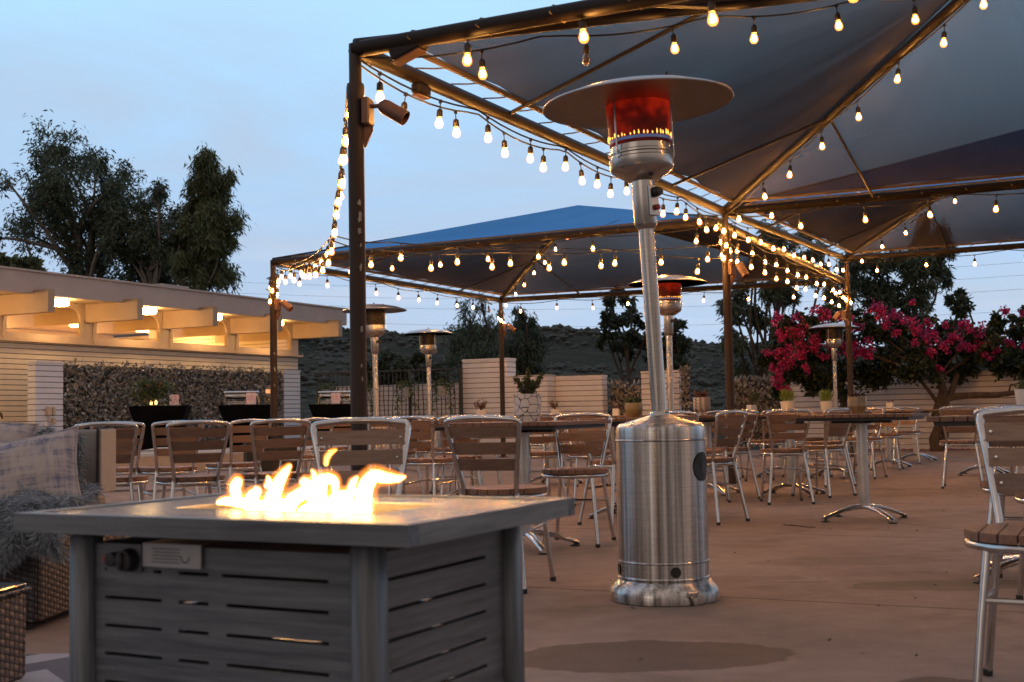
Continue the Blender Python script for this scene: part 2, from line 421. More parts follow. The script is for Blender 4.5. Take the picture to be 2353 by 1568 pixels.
# wet patches with outlines of their own
def blotch(cx, cy, ax_, ay_):
    s_ = N(nt, 'ShaderNodeSeparateXYZ'); nt.links.new(v, s_.inputs[0])
    dx = math_n(nt, 'DIVIDE', math_n(nt, 'SUBTRACT', s_.outputs[0], cx), ax_)
    dy = math_n(nt, 'DIVIDE', math_n(nt, 'SUBTRACT', s_.outputs[1], cy), ay_)
    d = math_n(nt, 'ADD', math_n(nt, 'MULTIPLY', dx, dx), math_n(nt, 'MULTIPLY', dy, dy))
    nn = noise_n(nt, v, 3.0, 5, .62)
    d = math_n(nt, 'ADD', d, math_n(nt, 'MULTIPLY', math_n(nt, 'SUBTRACT', nn.outputs[0], .5), 1.5))
    mr = N(nt, 'ShaderNodeMapRange', interpolation_type='SMOOTHSTEP'); nt.links.new(d, mr.inputs[0])
    mr.inputs[1].default_value = .92; mr.inputs[2].default_value = 1.05; mr.inputs[3].default_value = 1; mr.inputs[4].default_value = 0
    return mr.outputs[0]
p1 = onz(1495, 1507, 0); p2 = onz(2170, 1578, 0)
w1 = blotch(p1.x, p1.y, .47, .25); w2 = blotch(p2.x, p2.y, .14, .13)
wet = math_n(nt, 'MAXIMUM', w1, w2)
p3 = onz(2190, 1345, 0); moss = blotch(p3.x, p3.y, .5, .16)
cc = mixc(nt, math_n(nt, 'MULTIPLY', moss, .35), cc, (.09, .085, .03))
for qx, qy, qa, qb in ((1640, 1505, .1, .035), (1600, 1492, .03, .02), (1700, 1330, .3, .1), (1950, 1290, .5, .2)):
    pq = onz(qx, qy, 0); bq = blotch(pq.x, pq.y, qa, qb); cc = mixc(nt, math_n(nt, 'MULTIPLY', bq, .25), cc, (.12, .09, .07))
cc = mixc(nt, math_n(nt, 'MULTIPLY', wet, .68), cc, (.085, .058, .045)); b.inputs['Specular IOR Level'].default_value = .15
nt.links.new(cc, b.inputs['Base Color'])
ro = N(nt, 'ShaderNodeMapRange'); nt.links.new(wet, ro.inputs[0]); ro.inputs[3].default_value = .85; ro.inputs[4].default_value = .75
nt.links.new(ro.outputs[0], b.inputs['Roughness'])
h = math_n(nt, 'SUBTRACT', math_n(nt, 'ADD', math_n(nt, 'MULTIPLY', n2.outputs[0], .4), math_n(nt, 'MULTIPLY', noise_n(nt, v, 60, 3).outputs[0], .2)), j)
bump(nt, b, h, .35, .006)
MT['floor'] = m
mb = MB(); mb.add([(-20, -8, 0), (40, -8, 0), (40, 10, 0), (4.9, 23.4, 0), (3.2, 24.2, 0), (-1, 25.4, 0), (-6, 27, 0), (-20, 27, 0)], [(0, 1, 2, 3, 4, 5, 6, 7)])
struct(mb.build('patio_floor', MT['floor']))

# ---------------------------------------------------------------- ground far off and the hills
m, nt, b = newmat('chaparral_hill')
v = texc(nt, 'Object'); n1 = noise_n(nt, v, .13, 8, .7); n2 = noise_n(nt, v, .018, 4, .6)
r1 = ramp(nt, n1.outputs[0], [(.3, (.045, .05, .045)), (.52, (.062, .067, .058)), (.72, (.09, .092, .076))])
r2 = ramp(nt, n2.outputs[0], [(.35, (.7, .72, .75)), (.65, (1.2, 1.15, 1.05))])
nt.links.new(mixc(nt, 1.0, r1.outputs[0], r2.outputs[0], 'MULTIPLY'), b.inputs['Base Color']); b.inputs['Roughness'].default_value = 1
b.inputs['Specular IOR Level'].default_value = .0
bump(nt, b, n1.outputs[0], .5, 1.5)
MT['hill'] = m
ridge = [(-3000, 700), (-600, 750), (0, 770), (690, 777), (900, 782), (1000, 788), (1130, 783), (1240, 777), (1330, 779), (1420, 789), (1560, 797), (1650, 802), (1850, 806), (2353, 812), (3500, 800), (6000, 790)]
def hill_h(px):
    for (a, ya), (c_, yc) in zip(ridge, ridge[1:]):
        if a <= px <= c_: return ya + (yc - ya) * (px - a) / (c_ - a)
    return 800
mb = MB(); rows = [26, 34, 50, 80, 120, 160, 200, 240, 280, 310, 335, 350, 380, 450]; NX = 150
def hz_row(px): return 951 - .0185 * (px - 1176)
def terr(px, d):
    top = (hz_row(px) - hill_h(px)) / F * 350 + CZ
    t = max(0.0, min(1.0, (d - 60) / 290)); s_ = t * t * (3 - 2 * t)
    z = -4 + (top + 4) * s_
    if d > 350: z = top - (d - 350) * .18
    x = (px - 1176.5) / F * d
    z += (noise.noise(Vector((x * .02, d * .02, 0))) * 5 * t * (1 if d < 345 else .4)) + noise.noise(Vector((x * .09, d * .09, 3))) * 1.2 * t
    if d < 60: z = -4 + (60 - d) / 34 * 2.5
    return Vector((x, d, z))
for d in rows:
    for i in range(NX): mb.v.append(tuple(terr(-2600 + i * 50, d)))
for k in range(len(rows) - 1):
    for i in range(NX - 1): mb.f.append((k * NX + i, k * NX + i + 1, (k + 1) * NX + i + 1, (k + 1) * NX + i))
struct(mb.build('hill', MT['hill'], smooth=True, autos=False))
mb = MB(); mb.add([(-900, -300, -6), (900, -300, -6), (900, 900, -6), (-900, 900, -6)], [(0, 1, 2, 3)])
struct(mb.build('terrain', MT['hill']))
# shrubs covering the hillside, past counting
MT['shrub'] = leafmat('hillside_shrub', [(.1, (.05, .056, .051)), (.5, (.06, .066, .058)), (.95, (.072, .078, .066))], 0.05, .95)
bm_v = [(0, 0, 1), (.8, 0, .3), (.25, .76, .35), (-.65, .47, .25), (-.65, -.47, .35), (.25, -.76, .28), (.5, .3, -.4), (-.2, .5, -.4), (-.5, -.2, -.4), (.3, -.45, -.4)]
bm_f = [(0, 1, 2), (0, 2, 3), (0, 3, 4), (0, 4, 5), (0, 5, 1), (1, 6, 2), (2, 6, 7), (2, 7, 3), (3, 7, 8), (3, 8, 4), (4, 8, 9), (4, 9, 5), (5, 9, 6), (5, 6, 1)]
mb = MB()
for i in range(4500):
    d = random.uniform(120, 352) if random.random() < .75 else random.uniform(330, 352)
    px = random.uniform(560, 1950); p = terr(px, d); s_ = random.uniform(.4, 1.3) * (.5 + d / 500); a = random.uniform(0, 6.3)
    ca, sa = math.cos(a), math.sin(a)
    mb.add([(p.x + (x * ca - y * sa) * s_ * random.uniform(.8, 1.3), p.y + (x * sa + y * ca) * s_, p.z + z * s_ * .75) for x, y, z in bm_v], bm_f)
o = mb.build('hillside_shrubbery', MT['shrub']); tag(o, 'dark scrub covering the hillside behind the fence', 'scrub', kind='stuff')

# ---------------------------------------------------------------- the long low building
W0 = Vector((-9.62, 22.9, 0))
hb = thing('building', 'long low cream building with taupe roof edge and lit clerestory windows', 'building', W0, math.atan2(A.y, A.x))
def hbx(mb, s0, s1, o0, o1, z0, z1):   # s along the wall, o out from it toward the patio
    return mb.box(((s0 + s1) / 2, -(o0 + o1) / 2, (z0 + z1) / 2), (abs(s1 - s0), abs(o1 - o0), z1 - z0))
S0, S1 = -9, 9.32
mb = MB(); hbx(mb, S0, S1, -.2, 0, -.3, 2.33); hbx(mb, S1 - .2, S1, -7, -.2, -.3, 3.1)
mb.build('wall', MT['house_block'], hb)
mb = MB(); hbx(mb, S0, 10.0, -7, 1.0, 3.165, 3.2); mb.build('soffit', MT['soffit'], hb)
mb = MB(); hbx(mb, S0, 9.97, -7, .97, 3.203, 3.5); rf = mb.build('roof', MT['gravel_roof'], hb)
mb = MB(); hbx(mb, S0, 10.02, .98, 1.04, 3.14, 3.54); hbx(mb, 9.98, 10.04, -7, .975, 3.14, 3.54)
mb.build('fascia', MT['fascia'], hb)
mb = MB(); hbx(mb, S0, 10.07, .96, 1.075, 3.543, 3.58); hbx(mb, 9.96, 10.07, -7, .955, 3.543, 3.58); mb.build('roof_edge_cap', MT['fascia'], hb)
mb = MB(); hbx(mb, 4.2, 5.1, -.6, .1, 3.5, 3.78); hbx(mb, 4.9, 5.6, -.9, -.1, 3.5, 3.72); mb.build('roof_vent_box', MT['fascia'], hb)
mb = MB(); hbx(mb, S0, S1 + .12, -.15, .09, 2.333, 2.385); mb.build('ledge', MT['cream'], hb)
BEAMS = [-4.7, -2.4, -.12, 2.15, 4.42, 6.7, 9.17]
for s_ in BEAMS:
    mb = MB(); hbx(mb, s_ - .08, s_ + .08, -2.5, 1.42, 2.79, 3.162); hbx(mb, s_ - .078, s_ + .078, 1.045, 1.418, 3.163, 3.21); mb.build('roof_beam', MT['beam'], hb)
    mb = MB(); hbx(mb, s_ - .13, s_ + .13, -.12, .03, 2.388, 2.787 if s_ < 9 else 2.787); mb.build('window_post', MT['cream'], hb)
m, nt, b = newmat('window_glass')
b.inputs['Base Color'].default_value = (1, .95, .85, 1); b.inputs['Roughness'].default_value = .02; b.inputs['Transmission Weight'].default_value = 0
tr = N(nt, 'ShaderNodeBsdfTransparent'); tr.inputs[0].default_value = (.9, .86, .76, 1); gl = N(nt, 'ShaderNodeBsdfGlossy'); gl.inputs['Roughness'].default_value = .03
gl.inputs[0].default_value = (.9, .9, .9, 1)
mx = N(nt, 'ShaderNodeMixShader'); mx.inputs[0].default_value = .07
nt.links.new(tr.outputs[0], mx.inputs[1]); nt.links.new(gl.outputs[0], mx.inputs[2]); nt.links.new(mx.outputs[0], nt.nodes['Material Output'].inputs[0])
MT['glass'] = m
for a_, c_ in zip(BEAMS, BEAMS[1:]):
    x0, x1 = a_ + .13, c_ - .13
    # frame plate with a rounded upper corner at the far end
    out = [(x0, 2.388), (x1, 2.388), (x1, 3.16), (x0, 3.16)]
    gx0, gx1, gz0, gz1 = x0 + .07, x1 - .09, 2.5, 3.06
    inn = [(gx0, gz0), (gx1, gz0)] + [(gx1 - .26 + .26 * math.cos(t), gz1 - .26 + .26 * math.sin(t)) for t in [i * PI / 12 for i in range(7)]] + [(gx0, gz1)]
    mb = MB(); n_ = len(inn)
    outer = [(gx0, 2.388), (gx1, 2.388)] + [(x1, 2.8)] + [(x1, 3.16)] * 5 + [(gx1 - .26, 3.16)] + [(gx0, 3.16)]
    vs = [(x, .0, z) for x, z in inn] + [(x, .0, z) for x, z in outer] + [(x, -.05, z) for x, z in inn] + [(x, -.05, z) for x, z in outer]
    fs = []
    for i in range(n_):
        j_ = (i + 1) % n_
        if i == n_ - 1: pass
        fs.append((2 * n_ + i, 2 * n_ + j_, 3 * n_ + j_, 3 * n_ + i)); fs.append((i, j_, 2 * n_ + j_, 2 * n_ + i))
    mb.add(vs, fs)
    hbx(mb, x0, gx0, .0, .055, 2.388, 3.16); hbx(mb, gx1, x1, .0, .045, 2.388, 2.85)
    fr = mb.build('window', MT['cream'], hb)
    mb = MB(); mb.add([(gx0 - .01, .01, gz0 - .02), (gx1 + .02, .01, gz0 - .02), (gx1 + .02, .01, gz1 + .05), (gx0 - .01, .01, gz1 + .05)], [(0, 1, 2, 3)])
    mb.build('pane', MT['glass'], fr)
# the room seen through the clerestory
mb = MB(); hbx(mb, S0, S1 - .25, -6.2, -6.05, 0, 3.15); hbx(mb, S0, S1 - .25, -6, -.25, 1.1, 1.15); mb.build('inner_wall', MT['cream'], hb)
MT['lamp'] = emis('lit_ceiling_lamp', (1, .62, .26), 62)
MT['room_lamp'] = emis('lit_room_lamp', (1, .66, .24), 34)
for s_ in (-3.4, -1.1, 1.2, 3.5, 5.8, 8.0):
    mb = MB(); mb.rbox((s_, 3.2, 3.1), (1.3, .9, .09), .02); mb.build('room_lamp', MT['room_lamp'], hb)
for s_ in (-3.5, -1.25, 1.0, 3.42, 5.55, 7.85):
    mb = MB(); mb.rbox((s_, -.42, 3.095), (.3, .3, .12), .03); l_ = mb.build('soffit_lamp', MT['lamp'], hb)
    mb = MB(); mb.box((s_, -.42, 3.16), (.34, .34, .01)); mb.build('lamp_plate', MT['cream'], l_)

# pilasters and leafy screen in front of it
def frame_pt(s_, o_, z=0): return W0 + A * s_ + E * o_ + Vector((0, 0, z))
GA = math.atan2(A.y, A.x)
def wall_block(name, label, cat, org, dirv, segs, mat, cap=None, group=None):
    """segs: (t0,t1,n0,n1,z0,z1) along dirv and behind it"""
    t_ = thing(name, label, cat, org, math.atan2(dirv.y, dirv.x), group)
    return t_
def simple_wall(name, label, cat, org, s0, s1, o0, o1, z0, z1, mat=None, capz=.0, ang=GA):
    mb = MB(); mb.box(((s0 + s1) / 2, -(o0 + o1) / 2, (z0 + z1) / 2), (s1 - s0, o1 - o0, z1 - z0))
    t_ = thing(name, label, cat, org, ang)
    w_ = mb.build('block_face', mat or MT['block'], t_)
    if capz:
        mb = MB(); mb.box(((s0 + s1) / 2, -(o0 + o1) / 2, z1 + capz / 2 + .002), (s1 - s0 + .03, o1 - o0 + .03, capz)); mb.build('coping', mat or MT['block'], t_)
    return t_
simple_wall('block_pillar', 'white block pillar with electric box left of the leafy screen', 'pillar', W0, -.58, .06, 1.34, 1.53, 0, 1.84, capz=.04)
simple_wall('block_pillar', 'white block pillar at the far end of the leafy screen', 'pillar', W0, 6.72, 7.35, 1.08, 1.5, 0, 1.86, capz=.04)
def leaf_wall(label, org, dirv, L_, z0, z1, n, seed=0):
    nrm = Vector((dirv.y, -dirv.x, 0))
    t_ = thing('leafy_screen', label, 'leaf screen', org, math.atan2(dirv.y, dirv.x))
    mb = MB(); mb.box((L_ / 2, .04, (z0 + z1) / 2), (L_, .03, z1 - z0 - .05)); mb.build('backing_panel', MT['iron'], t_)
    P = np.stack([rng.uniform(0, L_, n), rng.uniform(-.06, .02, n), rng.uniform(z0, z1, n) ** 1.0], 1)
    P[:, 2] += .02 * np.sin(P[:, 0] * 9) + rng.normal(0, .012, n)
    leaf_mesh('leaves', MT['wallleaf'], P, .075, .055, t_, droop=.1)
    P = np.stack([rng.uniform(0, L_, 60), rng.uniform(-.05, .02, 60), np.full(60, z1)], 1)
    leaf_mesh('top_leaves', MT['wallleaf'], P, .11, .05, t_, up_bias=2)
    return t_
leaf_wall('long grey green leafy screen along the lit building wall', frame_pt(.08, 1.45), A, 6.62, .3, 1.86, 11500)
# electric box on the first pillar and hose bib on the wall
t_ = thing('outlet_box', 'small weatherproof outlet boxes on the white block pillar', 'outlet box', frame_pt(-.27, 1.535, 0), GA)
mb = MB(); mb.rbox((-.03, -.03, .98), (.1, .06, .15), .01); mb.rbox((.09, -.02, .98), (.06, .04, .15), .008); mb.build('box_cover', MT['cream'], t_)
mb = MB(); mb.tube([(-.02, -.03, .9), (-.02, -.03, .8), (.05, -.03, .74)], .014, 8); mb.rbox((.09, -.03, .8), (.07, .05, .12), .01); mb.build('conduit', MT['cream'], t_)
t_ = thing('garden_tap', 'small dark wall tap low on the cream building wall', 'tap', frame_pt(-.1, .03, .0), GA)
mb = MB(); mb.lathe([(.02, 0), (.05, .01), (.05, .04), (.025, .06), (.025, .1)], 12, (0, 0, .95), Matrix.Rotation(R(90), 3, 'X')); mb.tube([(0, -.1, .95), (0, -.12, .9), (0, -.12, .86)], .02, 8)
mb.build('tap_body', MT['darkbark'], t_)

# raised terrace in front of the building
MT['terrace'] = varied('terrace_concrete', (.38, .3, .25), (.5, .42, .36), 2.5, .8, 0, .2, .005)
mb = MB(); mb.prism([(-13, 13.2), (-6.5, 17.35), (-3.25, 19.65), (-2.0, 22.3), (-3.3, 26.5), (-13, 26.5)], 0.0, .25)
struct(mb.build('terrace_step', MT['terrace']))
mb = MB(); mb.prism([(-13, 13.8), (-6.6, 17.95), (-3.5, 20.1), (-2.5, 22.5), (-3.6, 26.5), (-13, 26.5)], .254, .27)
struct(mb.build('terrace_slab', varied('pale_terrace_top', (.5, .46, .44), (.6, .56, .53), 3, .8, 0, .1, .003)))

# ---------------------------------------------------------------- white garden walls, fence, leafy panels
EA = math.atan2(E.y, E.x)
def ewall(label, org, segs, cat='wall', name='garden_wall'):
    """org: front left corner; each seg (t0, t1, depth0, depth1, ztop)"""
    t_ = thing(name, label, cat, org, EA)
    for k_, (t0, t1, d0, d1, zt) in enumerate(segs):
        mb = MB(); mb.box(((t0 + t1) / 2, (d0 + d1) / 2, (zt - .3) / 2), (t1 - t0, d1 - d0, zt + .3)); mb.build('block_face', MT['block'], t_)
        mb = MB(); mb.box(((t0 + t1) / 2, (d0 + d1) / 2, zt + .022), (t1 - t0 + .02, d1 - d0 + .02, .04)); mb.build('coping', MT['block'], t_)
    return t_
WA = Vector((-1.0, 24.4, 0))
ewall('tallest white block wall section, behind the thin brown canopy post', WA, [(0, .99, 0, .4, 1.84)])
ewall('middle height white block wall section right of the tallest one', WA, [(.995, 1.86, 0.003, .4, 1.48)])
ewall('white block wall section with overhanging coping, right of the middle section', WA, [(1.865, 2.86, .36, .6, 1.46)])
leaf_wall('short leafy screen between the white wall sections and the far pillar', WA + E * 2.88 + A * .7, E, .95, .1, 1.3, 1700)
ewall('white block pillar partly hidden behind the large heater pole', WA + A * .5, [(3.6, 4.35, 0, .4, 1.5)], 'pillar', 'block_pillar')
leaf_wall('narrow leafy screen just right of the large heater pole', WA + A * .3 + E * 4.45, E, .16, .1, 1.5, 300)
# low white wall behind the iron fence
LW = Vector((-4.17, 25.8, 0))
ewall('low white block wall behind the black iron fence', LW + A * .35, [(0, 3.42, 0, .2, 1.38)])
fence = thing('iron_fence', 'black iron fence of thin wavy bars with hanging pots', 'fence', LW, EA)
mb = MB(); mb.box((1.72, 0, 1.7), (3.5, .04, .03)); mb.box((1.72, 0, .2), (3.5, .03, .03)); mb.build('rail', MT['iron'], fence)
for i in range(34):
    x = .05 + i * .103
    if i in (10, 22): continue
    w_ = random.uniform(.006, .014); ph = random.uniform(0, 6)
    mb = MB(); mb.tube([(x + w_ * math.sin(ph + z * 9), 0, .1 + z * 1.6) for z in [k * .1 for k in range(11)]], .0095, 5); mb.build('bar', MT['iron'], fence)
for i in (10, 22, 33.5):
    mb = MB(); mb.box((.05 + i * .103, 0, .85), (.05, .05, 1.74)); mb.build('fence_post', MT['iron'], fence)
def far_fence(label, org, L_, zt):
    f_ = thing('iron_fence', label, 'fence', org, EA)
    mb = MB(); mb.box((L_ / 2, 0, zt - .12), (L_, .03, .03)); mb.build('rail', MT['iron'], f_)
    for i in range(int(L_ / .12)):
        mb = MB(); mb.tube([(.06 + i * .12, 0, .1), (.06 + i * .12, 0, zt)], .009, 4); mb.build('bar', MT['iron'], f_)
far_fence('short black iron fence behind the far leafy screen', WA + E * 2.9 + A * 1.2, 1.3, 1.56)

# brick wall under the bougainvillea
BW = Vector((5.1, 23.07, 0))
ewall('long white block wall under the flowering vine, glowing orange', BW, [(0, 16, 0, .3, 1.36)])
leaf_wall('leafy screen left of the flowering vine, behind the middle canopy post', BW - E * .98, E, .95, .1, 1.33, 1700)

# ---------------------------------------------------------------- trees
def limb(mb, a, b_, r0, r1, bend=.12, n=6, seg=7):
    a = Vector(a); b_ = Vector(b_); L_ = (b_ - a).length
    off = Vector((random.uniform(-1, 1), random.uniform(-1, 1), random.uniform(-.3, .6))) * L_ * bend
    pts = [a.lerp(b_, t) + off * math.sin(PI * t) + Vector((random.uniform(-1, 1), random.uniform(-1, 1), 0)) * r0 * .5 for t in [i / seg for i in range(seg + 1)]]
    mb.tube(pts, [r0 + (r1 - r0) * i / seg for i in range(seg + 1)], n)
    return pts
def tree(name, label, cat, base, blobs, nleaf, L_, W_, mat, bark, droop=.5, tr=.25, depthj=1.0, group=None, sub=13, gap=.4, fork=.35, trunks=None):
    """blobs: (px, py, r px) measured at depth base.y"""
    base = Vector(base); t_ = thing(name, label, cat, base, 0, group)
    Y = base.y; k = F / Y; mb = MB(); cl = []
    cs = []
    for px, py, r_ in blobs:
        p = at(px, py, Y); p.y += random.uniform(-1, 1) * depthj; cs.append((p, r_ / k))
    tot = sum(r_ ** 2 for p, r_ in cs)
    cen = sum((p for p, r_ in cs), Vector()) / len(cs); zmin = min(p.z - r_ for p, r_ in cs)
    starts = trunks or [base]
    fks = []
    for st in starts:
        st = Vector(st); fk = st.lerp(Vector((cen.x + (st.x - cen.x) * .5, cen.y, max(st.z + 1, zmin + (cen.z - zmin) * fork))), 1)
        pts = limb(mb, st, fk, tr, tr * .62, .06); fks.append((fk, pts))
    for p, r_ in cs:
        fk, pts = min(fks, key=lambda q: abs(q[0].x - p.x))
        s_ = pts[random.choice((5, 6, 7))] if p.z > fk.z else pts[random.choice((4, 5, 6))]
        lp = limb(mb, s_, p, tr * .42, .03, .14, 5)
        m_ = max(4, int(sub * (r_ / .9)))
        for i in range(m_):
            d = Vector((random.gauss(0, 1), random.gauss(0, 1), random.gauss(0, 1))); d.normalize()
            q = p + d * r_ * random.uniform(.15, 1.22)
            cl.append((q, r_ * gap * random.uniform(.6, 1.25), r_))
            if i % 2 == 0: limb(mb, lp[-2], q, .03, .008, .15, 3, 3)
    o = wb(mb, 'trunk', bark, t_, True)
    wts = np.array([c_[1] ** 2 for c_ in cl]); wts /= wts.sum()
    idx = rng.choice(len(cl), nleaf, p=wts)
    C = np.array([tuple(c_[0]) for c_ in cl])[idx]; S = np.array([c_[1] for c_ in cl])[idx]
    g = rng.normal(size=(nleaf, 3)) * S[:, None] * .55; g[:, 2] *= 1.0 + droop * .5
    P = C + g
    o = leaf_mesh('crown', mat, P, L_, W_, t_, droop); o.location = -base
    return t_
# the big stand behind the building, one trunk and crown each
tree('eucalyptus_tree', 'tall dark eucalyptus with broad ragged crown, leftmost behind the building', 'tree', (colx(190, 46), 46, -1),
     [(70, 450, 45), (95, 375, 52), (150, 360, 55), (210, 375, 50), (240, 430, 58), (40, 530, 42), (25, 560, 34), (110, 450, 60), (170, 440, 66), (120, 520, 58), (200, 520, 62), (250, 510, 52), (170, 600, 52), (225, 600, 55), (260, 385, 34), (272, 460, 40), (45, 430, 26), (30, 500, 24), (150, 340, 30), (290, 430, 30), (285, 500, 34)],
     20000, .24, .06, MT['euc'], MT['bark'], .55, .26, 1.6)
tree('eucalyptus_tree', 'dark rounded eucalyptus in the middle of the stand behind the building', 'tree', (colx(330, 45), 45, -1),
     [(330, 470, 40), (320, 530, 50), (360, 540, 44), (300, 580, 50), (350, 600, 50), (350, 430, 24), (390, 500, 42), (400, 560, 46), (290, 500, 34), (260, 560, 42), (385, 455, 28), (300, 630, 40), (380, 630, 30), (420, 490, 34), (415, 540, 38), (425, 600, 34)],
     14500, .24, .06, MT['euc'], MT['bark'], .55, .2, 1.4)
tree('weeping_eucalyptus_tree', 'slender weeping eucalyptus with drooping foliage right of the stand', 'tree', (colx(450, 44), 44, -1),
     [(485, 375, 24), (480, 420, 38), (505, 455, 32), (470, 470, 44), (500, 510, 40), (455, 530, 40), (480, 560, 46), (510, 560, 30), (450, 600, 42), (490, 610, 42), (470, 650, 40), (425, 610, 30), (500, 405, 28), (460, 400, 22)],
     30000, .28, .05, MT['euc2'], MT['bark'], .85, .13, .8, gap=.42)
tree('broadleaf_tree', 'small green tree top showing over the roof at far left', 'tree', (colx(40, 40), 40, -1),
     [(15, 612, 22), (45, 600, 18), (70, 625, 18), (25, 635, 20)], 1500, .3, .16, MT['euc2'], MT['bark'], .1, .1, .4)
# trees behind the fence in the middle
tree('pepper_tree', 'fine leaved grey green tree behind the thin middle canopy post', 'tree', (colx(1110, 42), 42, -3),
     [(1080, 740, 38), (1050, 780, 36), (1120, 760, 46), (1090, 810, 50), (1140, 820, 44), (1040, 830, 34), (1110, 700, 20), (1090, 860, 40)],
     7500, .2, .04, MT['euc'], MT['darkbark'], .8, .12, .8, sub=14)
tree('pepper_tree', 'dense drooping tree between the thin canopy post and the white walls', 'tree', (colx(1205, 40), 40, -3),
     [(1195, 745, 30), (1215, 775, 34), (1190, 800, 40), (1225, 815, 34), (1205, 850, 38), (1175, 850, 30), (1200, 720, 20)],
     7000, .22, .045, MT['darkleaf'], MT['darkbark'], .8, .12, .6, sub=14)
tree('broadleaf_tree', 'low dark tree behind the iron fence between two unlit heaters', 'tree', (colx(910, 40), 40, -3),
     [(900, 830, 26), (870, 840, 26), (930, 850, 26), (960, 830, 26), (985, 850, 24), (895, 860, 28), (1000, 870, 26), (850, 860, 24)],
     6500, .2, .08, MT['darkleaf'], MT['darkbark'], .2, .1, .6, sub=14)
tree('oak_tree', 'open crowned tree against the sky left of the large heater pole', 'tree', (colx(1445, 40), 40, -3),
     [(1400, 705, 24), (1440, 700, 28), (1385, 730, 22), (1425, 745, 28), (1460, 735, 26), (1450, 775, 24), (1395, 780, 20), (1480, 770, 24), (1420, 810, 26), (1470, 810, 24)],
     3200, .2, .1, MT['darkleaf'], MT['darkbark'], .2, .1, .8, sub=7, gap=.3)
tree('oak_tree', 'thin dark tree just right of the large heater pole', 'tree', (colx(1560, 40), 40, -3),
     [(1550, 760, 22), (1570, 790, 20), (1545, 800, 24), (1560, 740, 16), (1540, 830, 26), (1570, 840, 18)],
     2200, .2, .09, MT['darkleaf'], MT['darkbark'], .2, .08, .6, sub=8)
tree('eucalyptus_tree', 'tall many stemmed dark tree behind the lit middle canopy post', 'tree', (colx(1760, 36), 36, -3),
     [(1760, 545, 30), (1800, 560, 30), (1740, 590, 34), (1790, 610, 40), (1840, 600, 36), (1700, 680, 30), (1750, 670, 38), (1810, 670, 38), (1870, 640, 36), (1690, 730, 30), (1740, 740, 34), (1700, 790, 32), (1760, 790, 34), (1715, 850, 40), (1880, 580, 28), (1670, 700, 16), (1720, 640, 26), (1830, 540, 24), (1740, 880, 36), (1790, 860, 40)],
     15000, .22, .055, MT['euc'], MT['darkbark'], .6, .12, 1.0, sub=10, trunks=[(colx(1720, 36), 36, -3), (colx(1760, 36), 36.3, -3), (colx(1745, 36), 35.8, -3)])
tree('eucalyptus_tree', 'tall dark tree right of the far canopy corner, above the flowering vine', 'tree', (colx(2060, 38), 38, -3),
     [(2000, 600, 40), (1960, 640, 40), (2040, 600, 38), (2010, 650, 44), (2080, 620, 44), (2060, 670, 40), (2110, 590, 40), (2150, 600, 38), (2140, 560, 36), (2160, 540, 34), (2100, 650, 34), (2170, 630, 24), (2130, 520, 26), (1930, 680, 36), (2020, 700, 36), (2100, 700, 30), (2180, 570, 22)],
     15500, .22, .055, MT['euc'], MT['darkbark'], .6, .12, 1.0, sub=10, trunks=[(colx(2020, 38), 38, -3), (colx(2105, 38), 38.3, -3), (colx(2130, 38), 37.8, -3)])
tree('oak_tree', 'small round tree top above the vine at right', 'tree', (colx(2205, 34), 34, -3),
     [(2205, 690, 18), (2190, 720, 20), (2215, 740, 18), (2180, 700, 12)], 1300, .16, .08, MT['darkleaf'], MT['darkbark'], .2, .06, .4, sub=8)

# bougainvillea on the right wall: foliage, bracts, trunk
bb = wthing('bougainvillea', 'sprawling vine with magenta flowers over the white block wall', 'flowering vine', (colx(2150, 21.0), 21.0, 0))
mb = MB(); YB = 21.0
def vp(px, py, dy=0): return at(px, py, YB + dy)
tr1 = [vp(2152, 1038), vp(2146, 1010), vp(2158, 980), vp(2150, 955), vp(2160, 925), vp(2168, 900), vp(2160, 870)]
mb.tube(tr1, [.11, .09, .085, .08, .085, .08, .06], 8)
mb.tube([vp(2156, 1036, -.05), vp(2172, 1000), vp(2160, 960, -.1), vp(2172, 930), vp(2190, 890), vp(2200, 860)], [.08, .065, .07, .06, .055, .04], 7)
mb.tube([vp(2166, 920), vp(2190, 912), vp(2240, 908, -.2), vp(2290, 908, -.2), vp(2330, 903, -.2), vp(2350, 895, -.2), vp(2370, 880, -.2)], [.07, .065, .055, .05, .045, .04, .03], 7)
mb.tube([vp(2318, 905, -.2), vp(2322, 885, -.2), vp(2340, 882, -.25)], [.02, .018, .012], 5)
mb.tube([vp(2158, 930), vp(2140, 905), vp(2120, 880), vp(2090, 850)], [.04, .035, .03, .02], 5)
mb.tube([vp(1935, 990, .5), vp(1925, 960, .5), vp(1940, 930, .4), vp(1930, 890, .4), vp(1950, 840, .3)], [.08, .07, .07, .06, .04], 6)
bl = [(1800, 755, 32), (1850, 740, 30), (1790, 800, 34), (1840, 790, 42), (1830, 850, 44), (1890, 760, 36), (1900, 830, 52), (1880, 875, 40), (1950, 780, 46), (1960, 860, 54), (2010, 760, 42), (2030, 830, 56), (2030, 868, 36), (2080, 790, 50), (2100, 850, 44), (2140, 770, 46), (2160, 830, 54), (2210, 800, 48), (2230, 842, 38), (2270, 800, 40), (2300, 838, 34), (2330, 810, 44), (2350, 845, 26), (2250, 765, 26), (1980, 730, 28), (2060, 745, 28), (1790, 900, 22), (2370, 780, 40), (2190, 760, 28), (2290, 745, 22), (2335, 755, 26), (2370, 730, 26), (1765, 830, 20), (1900, 715, 22)]
cl = []
